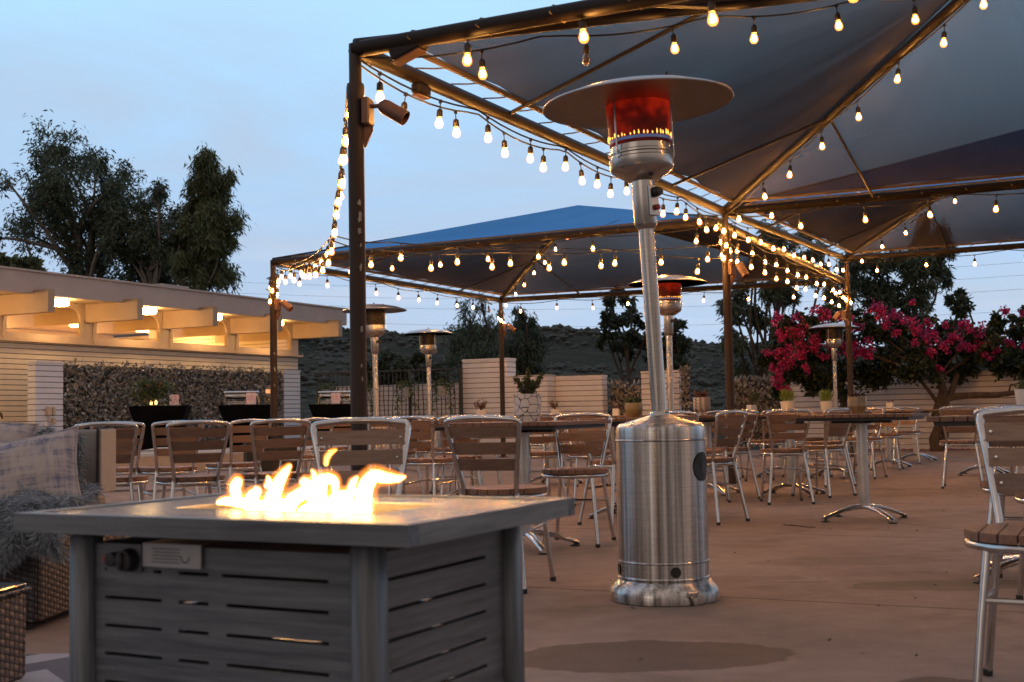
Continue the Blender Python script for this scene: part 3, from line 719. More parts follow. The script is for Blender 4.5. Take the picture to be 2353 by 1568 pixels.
for px, py, r_ in bl:
    p = vp(px, py, random.uniform(-.5, .6)); rr_ = r_ / F * YB
    if px % 3 == 0: limb(mb, vp(2160, 870), p, .025, .006, .2, 4)
    for i in range(max(6, int(rr_ * 34))):
        d = Vector((random.gauss(0, 1), random.gauss(0, 1), random.gauss(0, 1))).normalized(); cl.append((p + d * rr_ * random.uniform(.2, 1.05), rr_ * .28))
wb(mb, 'trunk', MT['darkbark'], bb, True)
n_ = 36000; idx = rng.integers(0, len(cl), n_)
P = np.array([tuple(c_[0]) for c_ in cl])[idx] + rng.normal(size=(n_, 3)) * np.array([c_[1] for c_ in cl])[idx][:, None] * .6
o = leaf_mesh('foliage', MT['bougleaf'], P, .085, .055, bb, .25); o.location = -bb.location
fl = [(1790, 740, 16), (1815, 765, 20), (1840, 770, 20), (1860, 790, 16), (1830, 800, 20), (1800, 800, 14), (1815, 825, 18), (1845, 820, 16), (1780, 820, 14), (1775, 850, 12), (1800, 845, 14), (1790, 870, 12), (1855, 845, 8), (1885, 715, 14), (1905, 725, 14), (1935, 730, 12), (1880, 780, 14), (1870, 800, 14), (1910, 800, 12), (1940, 790, 12), (1960, 795, 9), (1890, 820, 8),
      (1790, 890, 10), (1810, 900, 9), (1795, 770, 12), (2020, 705, 16), (2030, 720, 16), (2000, 715, 10), (2080, 735, 12), (2100, 750, 12), (2110, 760, 12), (2130, 770, 14), (2060, 720, 10), (2150, 775, 14), (2190, 770, 14), (2205, 785, 14), (2180, 790, 12), (2230, 755, 12), (2250, 765, 14), (2245, 780, 10), (2290, 805, 8), (2300, 785, 8), (2280, 780, 10), (1975, 800, 9), (1985, 815, 8), (2165, 800, 10), (2310, 710, 10), (2350, 720, 10), (2325, 790, 8), (2135, 745, 9), (1960, 810, 14), (2000, 800, 14), (2040, 745, 12), (1975, 750, 10), (1995, 820, 9), (2230, 800, 9), (2265, 820, 8), (2210, 745, 10), (2170, 750, 9), (2100, 790, 8), (2060, 765, 9), (2160, 845, 6), (2140, 810, 10), (2350, 790, 8), (2255, 795, 10), (2100, 700, 6)]
PP = []
for px, py, r_ in fl:
    p = vp(px, py, random.uniform(-.75, -.35)); rr_ = r_ / F * YB * 1.05
    m_ = int(18 + 14 * rr_ / .1)
    for s2 in range(3):
        q = p + Vector((random.gauss(0, .5), random.gauss(0, .3), random.gauss(0, .45))) * rr_
        PP.append(np.array(tuple(q)) + rng.normal(size=(m_, 3)) * rr_ * .3)
o = leaf_mesh('bracts', MT['pink'], np.concatenate(PP), .05, .045, bb, 0); o.location = -bb.location
# fallen petals under it
P = np.stack([rng.uniform(6.0, 9.2, 260), np.zeros(260), np.full(260, .01)], 1); P[:, 1] = 22.98 - (P[:, 0] - 5.1) * .4917 - np.abs(rng.normal(0, .12, 260)) - .05
o = leaf_mesh('fallen_petals', MT['pink'], P, .03, .03); tag(o, 'magenta petals fallen along the foot of the white wall', 'petals', kind='stuff')

# wires across the sky
for k_, (ya, yb, lab) in enumerate([(638, 592, 'highest of the thin wires crossing the sky behind the canopies'), (662, 622, 'second highest of the thin wires crossing the sky'), (681, 655, 'third of the thin wires crossing the sky'), (712, 706, 'lowest of the thin wires crossing the sky')]):
    a_ = at(300, ya, 90); c_ = at(2500, yb, 70)
    mb = MB(); mb.tube([a_.lerp(c_, t) - Vector((0, 0, 1.2 * math.sin(PI * t))) for t in [i / 24 for i in range(25)]], .007, 4)
    tag(mb.build('power_line', MT['cord']), lab, 'wire', 'power lines')

# ---------------------------------------------------------------- canopies
m, nt, b = newmat('shade_fabric')
g_ = N(nt, 'ShaderNodeNewGeometry'); v = texc(nt, 'Object'); n1 = noise_n(nt, v, .8, 4); n2 = noise_n(nt, v, 14, 3)
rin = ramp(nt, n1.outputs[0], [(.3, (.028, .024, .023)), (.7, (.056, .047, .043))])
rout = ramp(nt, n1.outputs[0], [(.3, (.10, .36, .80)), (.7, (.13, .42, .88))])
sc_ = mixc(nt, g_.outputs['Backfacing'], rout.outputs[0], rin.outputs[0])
nt.links.new(sc_, b.inputs['Base Color']); b.inputs['Roughness'].default_value = .6; b.inputs['Specular IOR Level'].default_value = .06
tl = N(nt, 'ShaderNodeBsdfTranslucent'); tl.inputs[0].default_value = (.035, .035, .045, 1)
tp = N(nt, 'ShaderNodeBsdfTransparent'); tp.inputs[0].default_value = (.68, .72, .74, 1)
ad = N(nt, 'ShaderNodeMixShader'); ad.inputs[0].default_value = .15
m2 = N(nt, 'ShaderNodeMixShader'); lw = N(nt, 'ShaderNodeLayerWeight'); lw.inputs[0].default_value = .5
nt.links.new(math_n(nt, 'MULTIPLY', math_n(nt, 'POWER', math_n(nt, 'SUBTRACT', 1.0, lw.outputs['Facing']), 2.5), 1.0), m2.inputs[0])   # open weave: more sky passes head on
nt.links.new(tl.outputs[0], ad.inputs[2])
df = N(nt, 'ShaderNodeBsdfDiffuse'); nt.links.new(sc_, df.inputs[0]); nt.links.new(df.outputs[0], ad.inputs[1])
nt.links.new(ad.outputs[0], m2.inputs[1]); nt.links.new(tp.outputs[0], m2.inputs[2]); nt.links.new(m2.outputs[0], nt.nodes['Material Output'].inputs[0])
bump(nt, df, n1.outputs[0], .6, .05)
MT['fabric'] = m

C1 = Vector((-.828, 6.55, 2.78)); C2 = Vector((2.295, 12.9, 2.89))
C4 = C1 + E * 5.95; C3 = C2 + E * 5.95; PK1 = Vector((3.40, 8.41, 3.80))
P3 = Vector((5.33, 19.3, 3.15)); C5 = P3 + E * 5.95; PK3 = Vector((6.48, 14.78, 4.12))
NN = Vector((2.2, 12.95, 2.80)); LL = Vector((-3.045, 15.53, 2.77)); RR = Vector((5.3, 19.35, 2.80)); FF = Vector((-.19, 21.9, 2.83)); PK2 = Vector((.99, 17.4, 3.69))

def sag_pt(a, b_, c_, u, v_, s):  # bilinear-ish panel point with slight sag
    return a
def canopy(name, label, cs, pk, rise_lace=True):
    base = Vector((pk.x, pk.y, min(c_.z for c_ in cs)))
    t_ = wthing('shade_canopy', label, 'canopy', base)
    cen = sum((Vector(c_) for c_ in cs), Vector()) / 4
    flip = (Vector(cs[1]) - Vector(cs[0])).cross(pk - Vector(cs[0])).z < 0
    for i in range(4):
        a_, c_ = Vector(cs[i]), Vector(cs[(i + 1) % 4])
        mb = MB(); mb.tube([a_, c_], .045, 10); wb(mb, 'rim_beam', MT['pipe'], t_, True)
        mb = MB(); mb.tube([a_ + Vector((0, 0, .02)), pk], .042, 10); wb(mb, 'hip_rafter', MT['pipe'], t_, True)
        # short plate where hip meets rim
        h0 = (a_ + pk) / 2
        for q in (a_.lerp(c_, .26), a_.lerp(Vector(cs[i - 1]), .26)):
            mb = MB(); mb.tube([h0, q], .014, 6); wb(mb, 'brace', MT['pipe'], t_, True)
    # fabric: four panels, edge set in from the rim with a rolled hem
    NU, NV = 44, 14
    mb = MB()
    for i in range(4):
        a_, c_ = Vector(cs[i]), Vector(cs[(i + 1) % 4])
        inw = (cen - (a_ + c_) / 2); inw.z = 0; inw.normalize()
        ai = a_ + (cen - a_).normalized() * .22 + Vector((0, 0, .085)); ci = c_ + (cen - c_).normalized() * .22 + Vector((0, 0, .085))
        pki = pk + Vector((0, 0, .07))
        n0 = len(mb.v)
        for u_ in range(NU + 1):
            for v_ in range(NV + 1):
                s_, t2 = u_ / NU, v_ / NV
                e_ = ai.lerp(ci, s_) + inw * .035 * math.sin(s_ * 26) ** 2 * (t2 == 0)
                p = e_.lerp(pki, t2)
                p.z += noise.noise(Vector((s_ * 7 + i * 9, t2 * 3, 1))) * .014 * (1 - t2) + noise.noise(Vector((s_ * 22, t2 * 2.5, i * 3))) * .005 * math.sin(PI * t2)
                p.z -= .13 * math.sin(PI * s_) * math.sin(PI * t2) * (1 - t2 * .5)
                mb.v.append(tuple(p))
        for u_ in range(NU):
            for v_ in range(NV):
                q = n0 + u_ * (NV + 1) + v_; mb.f.append((q, q + 1, q + NV + 2, q + NV + 1) if flip else (q, q + NV + 1, q + NV + 2, q + 1))
    fo = wb(mb, 'fabric', MT['fabric'], t_, True)
    for i in range(4):
        a_, c_ = Vector(cs[i]), Vector(cs[(i + 1) % 4])
        ai = a_ + (cen - a_).normalized() * .22 + Vector((0, 0, .085)); ci = c_ + (cen - c_).normalized() * .22 + Vector((0, 0, .085))
        mb = MB(); mb.tube([ai.lerp(ci, k_ / 20) + Vector((0, 0, -.012)) + (cen - a_).normalized() * 0 for k_ in range(21)], .02, 6); wb(mb, 'hem', MT['hem'], t_, True)
        n_ = int((c_ - a_).length / .42)
        d = (c_ - a_).normalized()
        inw = (cen - (a_ + c_) / 2); inw.z = 0; inw.normalize()
        for k_ in range(n_):
            s_ = (k_ + .7) / (n_ + .4); e_ = ai.lerp(ci, s_); r_ = a_.lerp(c_, s_ - .012)
            mb = MB(); mb.tube([e_, e_.lerp(r_, .5) + Vector((0, 0, .02)), r_ + Vector((0, 0, .05)), r_ - inw * .05, r_ + Vector((0, 0, -.05)) - d * .06, r_ + inw * .04 - d * .1], .005, 4)
            wb(mb, 'lacing_tie', MT['lace'], t_)
    return t_
MT['hem'] = varied('fabric_hem', (.09, .065, .045), (.14, .1, .07), 6, .7)
canopy('a', 'large near shade canopy overhead above the big patio heater', [C1, C2, C3, C4], PK1)
canopy('b', 'low shade canopy with bright blue top behind the tall brown post', [NN, LL, FF, RR], PK2)
canopy('c', 'far right shade canopy seen beyond the near one', [C2, P3, C5, C3], PK3)

def post(label, x, y, top, r0, chips=(), sleeve=True, group=None):
    t_ = thing('canopy_post', label, 'post', (x, y, 0), 0, group)
    mb = MB(); mb.lathe([(r0, 0), (r0, top - .26), (r0 * 1.08, top - .25), (r0 * 1.12, top - .19), (r0 * 1.02, top - .17)], 20); mb.build('lower_tube', MT['post'], t_, True)
    mb = MB(); mb.lathe([(r0 * .78, top - .2), (r0 * .78, top + .05)], 18); mb.build('upper_tube', MT['post'], t_, True)
    mb = MB(); mb.lathe([(r0 * 1.9, 0.004), (r0 * 1.9, .014), (r0 * 1.02, .016)], 20); mb.build('base_plate', MT['post'], t_, True)
    if chips:
        for a_, z, s_ in chips:
            mb = MB(); n0 = 9; ring = []
            for k_ in range(n0):
                aa = 2 * PI * k_ / n0; rr_ = s_ * random.uniform(.5, 1.2)
                an = a_ + math.cos(aa) * rr_ * .45 / r0; ring.append((math.cos(an) * (r0 + .0015), math.sin(an) * (r0 + .0015), z + math.sin(aa) * rr_))
            mb.add(ring, [tuple(range(n0))]); mb.build('paint_chip', MT['chip'], t_)
    return t_
chips = [(a_, z_, s_ * .7) for a_, z_, s_ in [(-1.15, 1.93, .03), (-1.05, 1.85, .045), (-1.1, 1.78, .035), (-1.0, 1.7, .02), (-1.05, 1.58, .03), (-1.0, 1.25, .03), (-1.1, 1.05, .018), (-1.0, .98, .02)]]
post('thick brown canopy post with chipped paint left of the big heater', C1.x, C1.y, 2.76, .0445, chips)
post('brown canopy post glowing in bulb light where all canopies meet', C2.x, C2.y, 2.86, .0445)
post('thin brown canopy post in front of the building, strings bunched on top', LL.x, LL.y, 2.75, .045, [(-1.2, 1.6, .02), (-1.1, 1.4, .03), (-1.2, 1.2, .02)])
post('thin dark canopy post in front of the tallest white wall section', FF.x, FF.y, 2.8, .044)
post('dark canopy post before the flowering vine, right of the unlit heater', P3.x + .02, P3.y + .02, 3.12, .045)
# electrical box at the corner and one on the rim
def jbox(label, p, ang, s=(.17, .09, .09), tilt=0):
    t_ = thing('junction_box', label, 'electrical box', p, ang)
    mb = MB(); mb.rbox((0, 0, 0), s, .012, Matrix.Rotation(tilt, 3, 'Y')); mb.build('box_body', MT['pipe'], t_)
    mb = MB(); mb.rbox((0, 0, -s[2] / 2 - .004), (s[0] * .9, s[1] * .9, .008), .003, Matrix.Rotation(tilt, 3, 'Y')); mb.build('cover_plate', MT['bronze'], t_)
    return t_
jbox('dark electrical box under the near canopy corner', C1 + E * .28 + Vector((0.05, 0, -.03)), EA, (.2, .1, .1), R(-18))
jbox('small round electrical box clipped under the near canopy rim', C1 + (C2 - C1) * .1 + Vector((0, 0, -.07)), GA, (.15, .06, .07))

def flood(label, p, ang, double=False, tilt=32, n=1):
    """bullet lamp on a box on a post; ang = direction the arm points in plan"""
    t_ = thing('flood_lamp', label, 'flood lamp', p, ang)
    mb = MB(); mb.rbox((.068, 0, 0), (.045, .1, .15), .008); mb.build('junction_box', MT['bronze'], t_)
    mb = MB(); mb.tube([(.09, 0, .03), (.15, 0, .03)], .012, 8); mb.build('arm', MT['bronze'], t_, True)
    T = Matrix.Rotation(R(tilt), 3, 'Y')
    prof = [(0.001, -.025), (.02, -.02), (.035, -.006), (.042, .02), (.042, .15), (.038, .15), (.036, .07), (.001, .065)]
    M3 = T @ Matrix.Rotation(R(90), 3, 'Y')
    mb = MB(); mb.lathe(prof, 18, (.155, 0, .03), M3)
    # slanted snout: push the lower rim forward
    hd = mb.build('lamp_head', MT['bronze'], t_, True)
    for vtx in hd.data.vertices: pass
    T2 = Matrix.Rotation(R(205), 3, 'Y')
    mb = MB(); mb.lathe([(a_ * .8, b_ * .75) for a_, b_ in prof], 18, (.062, .03, -.07), T2); mb.build('lamp_head', MT['bronze'], t_, True)
    return t_
def flood_at(label, cx, cy, z, ang, **k): return flood(label, (cx, cy, z), ang, **k)
flood_at('twin bronze flood lamp high on the thick chipped post', C1.x, C1.y, 2.43, R(-12))
flood_at('twin flood lamp on the thin post before the building', LL.x, LL.y, 2.22, R(-25), tilt=40)
flood_at('small twin flood lamp on the thin post before the white wall', FF.x, FF.y, 2.33, R(-20), tilt=40)
flood_at('twin flood lamp on the glowing middle post', C2.x, C2.y, 2.28, R(-40), tilt=60)
flood_at('small flood lamp on the post before the flowering vine', P3.x, P3.y, 2.25, R(200), tilt=50)

# ---------------------------------------------------------------- string lights
def bulb_mesh(nm, mat):
    mb = MB(); mb.lathe([(.013, 0), (.016, -.01), (.023, -.026), (.027, -.042), (.025, -.056), (.016, -.068), (.001, -.072)], 12); nf = len(mb.f)
    if nm == 'bulb': mb.lathe([(.006, -.014), (.012, -.026), (.016, -.04), (.014, -.05), (.001, -.057)], 8)
    o = mb.build(nm, mat, None, True, autos=False); me = o.data; bpy.data.objects.remove(o)
    if nm == 'bulb':
        me.materials.append(MT['filament'])
        for k_, p_ in enumerate(me.polygons): p_.material_index = int(k_ >= nf)
    return me
BM = bulb_mesh('bulb', MT['bulb']); BO = bulb_mesh('dead_bulb', MT['bulb_off'])
mb = MB(); mb.tube([(0, 0, .045), (0, 0, 0.0)], .0035, 5); mb.lathe([(.007, .001), (.017, -.008), (.019, -.02), (.02, -.045), (.016, -.052)], 9)
mb.box((0, 0, .046), (.012, .02, .022))
o = mb.build('lamp_holder', MT['socket'], None, True); SM = o.data; bpy.data.objects.remove(o)
NB = 0
def strand(label, pts, spacing=.64, start=.3, sag=.05, dead=(), drop=0.0, cordr=.006, wob=0.0, step=None):
    """cord through pts (list of Vectors), sagging between them, with lamps every spacing metres"""
    global NB
    P = []
    for a_, b_ in zip(pts, pts[1:]):
        L_ = (b_ - a_).length; n_ = max(2, int(L_ / .16))
        for i in range(n_):
            t = i / n_; p = a_.lerp(b_, t)
            nl = max(1, round(L_ / (step or 1.3)))
            s_ = sag if step is None else sag
            ph = (t * nl) % 1.0
            p.z -= 4 * s_ * ph * (1 - ph)
            p += Vector((random.uniform(-1, 1), random.uniform(-1, 1), random.uniform(-1, 1))) * wob
            P.append(p)
    P.append(pts[-1].copy())
    base = pts[0]
    mb = MB(); mb.tube(P, cordr, 5); r_ = wb(mb, 'string_lights', MT['cord'])
    for vtx in r_.data.vertices: vtx.co -= base
    r_.location = base; tag(r_, label, 'string lights', 'strings of warm bulbs on the canopies')
    d = start; acc = 0; k_ = 0
    for a_, b_ in zip(P, P[1:]):
        L_ = (b_ - a_).length
        while acc + L_ >= d:
            p = a_.lerp(b_, (d - acc) / L_) - base
            h_ = bpy.data.objects.new('lamp_holder', SM); col.objects.link(h_); h_.parent = r_
            h_.location = p + Vector((0, 0, -.053 - drop)); h_.rotation_euler = (random.uniform(-.12, .12), random.uniform(-.12, .12), random.uniform(0, 6))
            u_ = bpy.data.objects.new('bulb', BO if k_ in dead else BM); col.objects.link(u_); u_.parent = h_; u_.location = (0, 0, -.05)
            d += spacing * random.uniform(.93, 1.07); k_ += 1; NB += 1
        acc += L_
    return r_
dz = Vector((0, 0, -.04))
def mid(a_, b_, t): return Vector(a_).lerp(Vector(b_), t)
strand('string of bulbs along the outer rim of the near canopy at the top edge', [C1 + Vector((0, 0, .02)), C4 + Vector((0, 0, .02))], .64, .70, .04)
strand('string of bulbs along the long rafter from the chipped post, one bulb dead', [C1 + dz, PK1 + dz * 1.5], .655, .76, .05, dead=(1,))
strand('outer string of bulbs along the near canopy rim, chipped post to lit middle post', [C1 + dz, C2 + dz], .66, .25, .05)
strand('second cord of bulbs on the near rim from chipped post to lit middle post', [C1 + dz * 1.6, C2 + dz * 1.6], .66, .52, .07)
strand('string of bulbs along the rafter rising right from the lit middle post', [C2 + dz, PK1 + dz], .62, .35, .03)
MM = at(763, 541, 11.2)
strand('hanging cord of bulbs from the chipped post toward the building, upper one', [C1 + Vector((-.03, .05, -.12)), at(792, 300, 7.8), at(776, 440, 9.8), MM, at(705, 595, 13.6), LL + dz], .6, .25, .03, step=3)
strand('hanging cord of bulbs from the chipped post toward the building, lower one', [C1 + Vector((-.05, .04, -.2)), at(788, 320, 7.7), at(771, 460, 9.6), MM + Vector((-.03, 0, -.12)), at(700, 604, 13.4), LL + dz * 2], .6, .45, .05, step=3)
strand('upper free hanging cord of bulbs crossing in front of the blue topped canopy', [MM, at(900, 557, 11.5), at(1300, 572, 12.2), C2 + Vector((0, 0, -.35))], .57, .7, .03, step=4)
strand('lower free hanging cord of bulbs crossing in front of the blue topped canopy', [MM + Vector((0, 0, -.05)), at(880, 575, 11.6), at(1150, 580, 12.0), at(1430, 575, 12.4), C2 + Vector((0, 0, -.5))], .6, .45, .03, step=4)
strand('string of bulbs on the near rim of the blue topped canopy', [LL + dz, NN + dz], .64, .5, .04)
strand('string of bulbs on the left rim of the blue topped canopy', [LL + dz, FF + dz], .66, .6, .05, dead=(9,))
strand('string of bulbs on the far rim of the blue topped canopy', [FF + dz, RR + dz], .7, .4, .05)
strand('upper string on rim from lit middle post to post by vine', [NN + dz, RR + dz], .6, .3, .05)
strand('lower string on the rim from lit middle post to the post by the vine', [C2 + Vector((0, 0, -.3)), RR + Vector((0, 0, -.25))], .62, .5, .05)
strand('string of bulbs on the rafter rising from the thin post before the white wall', [FF + dz, PK2 + dz], .62, .4, .03)
strand('string of bulbs on the near rim of the far right canopy at right edge', [C2 + dz, C3 + dz], .62, .8, .05)
strand('string of bulbs on the left rim of the far right canopy', [C2 + dz, P3 + dz], .6, .4, .05)
0 and strand('second cord', [C2 + dz * 2, P3 + dz * 2], .6, .15, .07)
strand('string of bulbs on the rafter of the far right canopy', [P3 + dz, PK3 + dz], .62, .5, .03)
strand('string of bulbs on the far rim of the far right canopy above the vine', [P3 + dz, C5 + dz], .75, .5, .05)
strand('bulbs glimpsed through the near canopy fabric along the far rafter', [C2 + Vector((.1, 0, .02)), PK3 + dz], .62, .5, .03)
for lab, p, n_ in (('short bundle of bulbs wound on the thin post top before the building', LL, 7), ('short bundle of bulbs wound on the lit middle post top', C2, 8), ('short bundle of bulbs wound on the post top by the vine', P3 + Vector((0, 0, -.3)), 4), ('short bundle of bulbs wound on the thin post top before the white wall', FF, 4)):
    pts = [p + Vector((math.cos(k_ * 1.9) * .09, math.sin(k_ * 1.9) * .09, -.12 - k_ * .045)) for k_ in range(n_ + 1)]
    strand(lab, pts, .15, .07, .0, step=1)

# ---------------------------------------------------------------- heaters
def glow_mats():
    m, nt, b = newmat('glowing_emitter')
    v = texc(nt, 'Object'); sp = N(nt, 'ShaderNodeSeparateXYZ'); nt.links.new(v, sp.inputs[0])
    n = noise_n(nt, texc(nt, 'Object', (1, 1, 1)), 5, 3)
    f = math_n(nt, 'ADD', math_n(nt, 'MULTIPLY', math_n(nt, 'SUBTRACT', sp.outputs[2], 1.9), 2.6), math_n(nt, 'MULTIPLY', math_n(nt, 'SUBTRACT', n.outputs[0], .35), 2.2))
    r = ramp(nt, f, [(.2, (.02, .001, .001)), (.5, (.08, .002, .001)), (.95, (.45, .016, .003))])
    nt.links.new(r.outputs[0], b.inputs['Emission Color']); b.inputs['Emission Strength'].default_value = .85; b.inputs['Specular IOR Level'].default_value = .05
    ck = N(nt, 'ShaderNodeTexChecker'); ck.inputs['Scale'].default_value = 260; nt.links.new(texc(nt, 'Object'), ck.inputs['Vector'])
    nt.links.new(mixc(nt, ck.outputs['Fac'], (.02, .01, .01), (.06, .03, .02)), b.inputs['Base Color']); b.inputs['Roughness'].default_value = .5
    return m
MT['glow'] = glow_mats()
m, nt, b = newmat('emitter_screen')
v = texc(nt, 'Object'); n = noise_n(nt, v, 30, 2)
r = ramp(nt, n.outputs[0], [(.35, (.012, .01, .009)), (.65, (.06, .045, .035))]); nt.links.new(r.outputs[0], b.inputs['Base Color'])
b.inputs['Metallic'].default_value = .6; b.inputs['Roughness'].default_value = .45
MT['screen'] = m
MT['flame_tip'] = emis('small_flame', (1, .42, .08), 2.5)
MT['flame_blue'] = emis('blue_flame', (.15, .25, .6), .12)
def heater(label, x, y, rz, lit, full=True, lean=0.0, dead_n=28):
    t_ = thing('patio_heater', label, 'patio heater', (x, y, 0), rz, 'stainless steel patio heaters')
    n = 40 if full else 24
    mb = MB(); mb.lathe([(.215, 0), (.226, .003), (.229, .035), (.223, .052), (.198, .082), (.19, .088), (.17, .09)], n); mb.build('base', MT['steel'], t_, True, sharp=28)
    mb = MB(); mb.lathe([(.186, .088), (.1925, .098), (.1885, .104), (.1885, .158), (.192, .163), (.1885, .168), (.188, .655), (.1915, .66), (.188, .665), (.188, .7), (.184, .715), (.172, .727), (.155, .731), (.045, .762), (.04, .768)], n); mb.build('tank_housing', MT['steel'], t_, True, sharp=22)
    if full:
        for ang, z, r_ in ((R(-82), .13, .022), (R(-172), .13, .022), (R(-35), .55, .06)):
            mb = MB(); k_ = 20; ring = []
            for i in range(k_):
                a_ = 2 * PI * i / k_; th = ang + math.cos(a_) * r_ / .192; ring.append((.1915 * math.cos(th), .1915 * math.sin(th), z + math.sin(a_) * r_))
            cen = (.1915 * math.cos(ang), .1915 * math.sin(ang), z)
            mb.add(ring + [cen], [(i, (i + 1) % k_, k_) for i in range(k_)]); mb.build('vent_hole', MT['black'], t_)
        mb = MB(); a_ = R(-68); mb.rbox((.232 * math.cos(a_), .232 * math.sin(a_), .045), (.05, .012, .022), .004, rz=a_ + R(90)); mb.rbox((.238 * math.cos(a_), .238 * math.sin(a_), .02), (.012, .012, .04), .003, Matrix.Rotation(a_, 3, 'Z') @ Matrix.Rotation(.4, 3, 'X'))
        mb.build('latch', MT['steel_plain'], t_)
    LM = Matrix.Rotation(lean, 3, 'Y') if lean else None
    piv = Vector((0, 0, .74))
    kids = []
    mb = MB(); mb.lathe([(.033, .74), (.033, 1.62)], 18); kids.append(mb.build('pole', MT['steel'], t_, True))
    mb = MB(); mb.lathe([(.034, .76), (.045, .762), (.045, .766), (.034, .78)], 18); kids.append(mb.build('pole_collar', MT['steel_plain'], t_, True))
    mb = MB(); mb.lathe([(.035, 1.585), (.046, 1.6), (.049, 1.61), (.05, 1.78), (.05, 1.79)], 20); kids.append(mb.build('control_body', MT['steel_plain'], t_, True))
    if full:
        mb = MB(); mb.rbox((.042 * .85, -.042, 1.7), (.05, .012, .13), .003, rz=R(38)); kids.append(mb.build('control_panel', MT['steel_plain'], t_))
    mb = MB(); Mk = Matrix.Rotation(R(38), 3, 'Z') @ Matrix.Rotation(R(90), 3, 'X'); mb.lathe([(.02, 0), (.023, .006), (.018, .028), (.001, .03)], 14, (.045, -.045, 1.735), Mk); kids.append(mb.build('knob', MT['black'], t_, True))
    if full:
        mb = MB(); mb.lathe([(.012, 0), (.012, .012), (.001, .014)], 10, (.045, -.045, 1.67), Mk); kids.append(mb.build('igniter_button', varied('red_plastic', (.25, .01, .01), (.3, .02, .02)), t_, True))
    mb = MB(); mb.lathe([(.05, 1.79), (.07, 1.795), (.13, 1.835), (.136, 1.85), (.137, 1.885), (.13, 1.89), (.13, 1.9), (.138, 1.904), (.138, 1.912), (.128, 1.917), (.126, 1.95), (.1, 1.955)], n); kids.append(mb.build('burner', MT['steel_plain'], t_, True))
    mb = MB(); mb.lathe([(.13, 1.94), (.137, 2.165)], n); kids.append(mb.build('emitter_screen', MT['glow'] if lit else MT['screen'], t_, True))
    mb = MB(); mb.lathe([(.137, 2.165), (.141, 2.167), (.141, 2.178), (.12, 2.184), (.02, 2.184)], n); kids.append(mb.build('emitter_cap', MT['black'], t_, True))
    for a_ in (R(-140), R(-20), R(100)):
        mb = MB(); mb.tube([(.142 * math.cos(a_), .142 * math.sin(a_), 1.88), (.142 * math.cos(a_), .142 * math.sin(a_), 2.16)], .004, 5); kids.append(mb.build('guard_rod', MT['steel_plain'], t_))
    if lit:
        mb = MB(); nf = 44
        for i in range(nf):
            a_ = 2 * PI * (i + random.uniform(-.25, .25)) / nf; r_ = .134; h_ = random.uniform(.008, .026)
            c_ = Vector((r_ * math.cos(a_), r_ * math.sin(a_), 1.968))
            mb.lathe([(.001, 0), (.0035, h_ * .35), (.002, h_ * .75), (.0004, h_)], 5, c_)
        kids.append(mb.build('flame_ring', MT['flame_tip'], t_))
        mb = MB(); mb.lathe([(.1315, 1.953), (.1325, 1.966)], 30); kids.append(mb.build('blue_flame_ring', MT['flame_blue'], t_))
    mb = MB(); mb.lathe([(.404, 2.118), (.407, 2.122), (.404, 2.128), (.3, 2.165), (.15, 2.195), (.03, 2.205), (.001, 2.206)], 48); dm = mb
    prof2 = [(.404, 2.118), (.3, 2.157), (.15, 2.187), (.001, 2.198)]
    mb.lathe(prof2, 48); kids.append(mb.build('reflector', MT['reflector'], t_, True))
    mb = MB()
    for k_ in range(4):
        a_ = R(20 + 90 * k_)
        mb.lathe([(.006, 0), (.006, .012)], 8, (.28 * math.cos(a_), .28 * math.sin(a_), 2.172)); mb.lathe([(.007, 0), (.007, .006)], 8, (.28 * math.cos(a_), .28 * math.sin(a_), 2.158))
        mb.lathe([(.006, 0), (.006, .006)], 8, (.385 * math.cos(a_), .385 * math.sin(a_), 2.121))
    mb.tube([(0, 0, 2.2), (0, 0, 2.225)], .008, 8); kids.append(mb.build('reflector_nut', MT['screen'], t_))
    for o in kids:
        for vtx in o.data.vertices:
            if vtx.co.z > 1.55: vtx.co.z -= .035
    if lean:
        Rw = Matrix.Rotation(-rz, 3, 'Z') @ Matrix.Rotation(lean, 3, 'Y') @ Matrix.Rotation(rz, 3, 'Z')
        for o in kids:
            for vtx in o.data.vertices: vtx.co = piv + Rw @ (vtx.co - piv)
    return t_
MT['reflector'] = varied('spun_reflector_metal', (.5, .46, .42), (.62, .58, .53), 3, .3, 1, .1, .003, r2=.4)
heater('large lit patio heater with red hot screen standing nearest the camera', colx(1512, 5.13), 5.13, R(0), True, True, R(-2.6))
heater('unlit patio heater just right of the thick chipped post', colx(862, 15.1), 15.1, R(10), False, False, R(-.5))
heater('unlit patio heater in front of the iron fence, second from the left', colx(984, 19.6), 19.6, R(-20), False, False)
heater('lit patio heater half hidden behind the big heater pole', colx(1538, 12.5), 12.5, R(0), True, False)
heater('unlit patio heater standing in front of the flowering vine', colx(1916, 20.0), 20.0, R(0), False, False, R(.5))

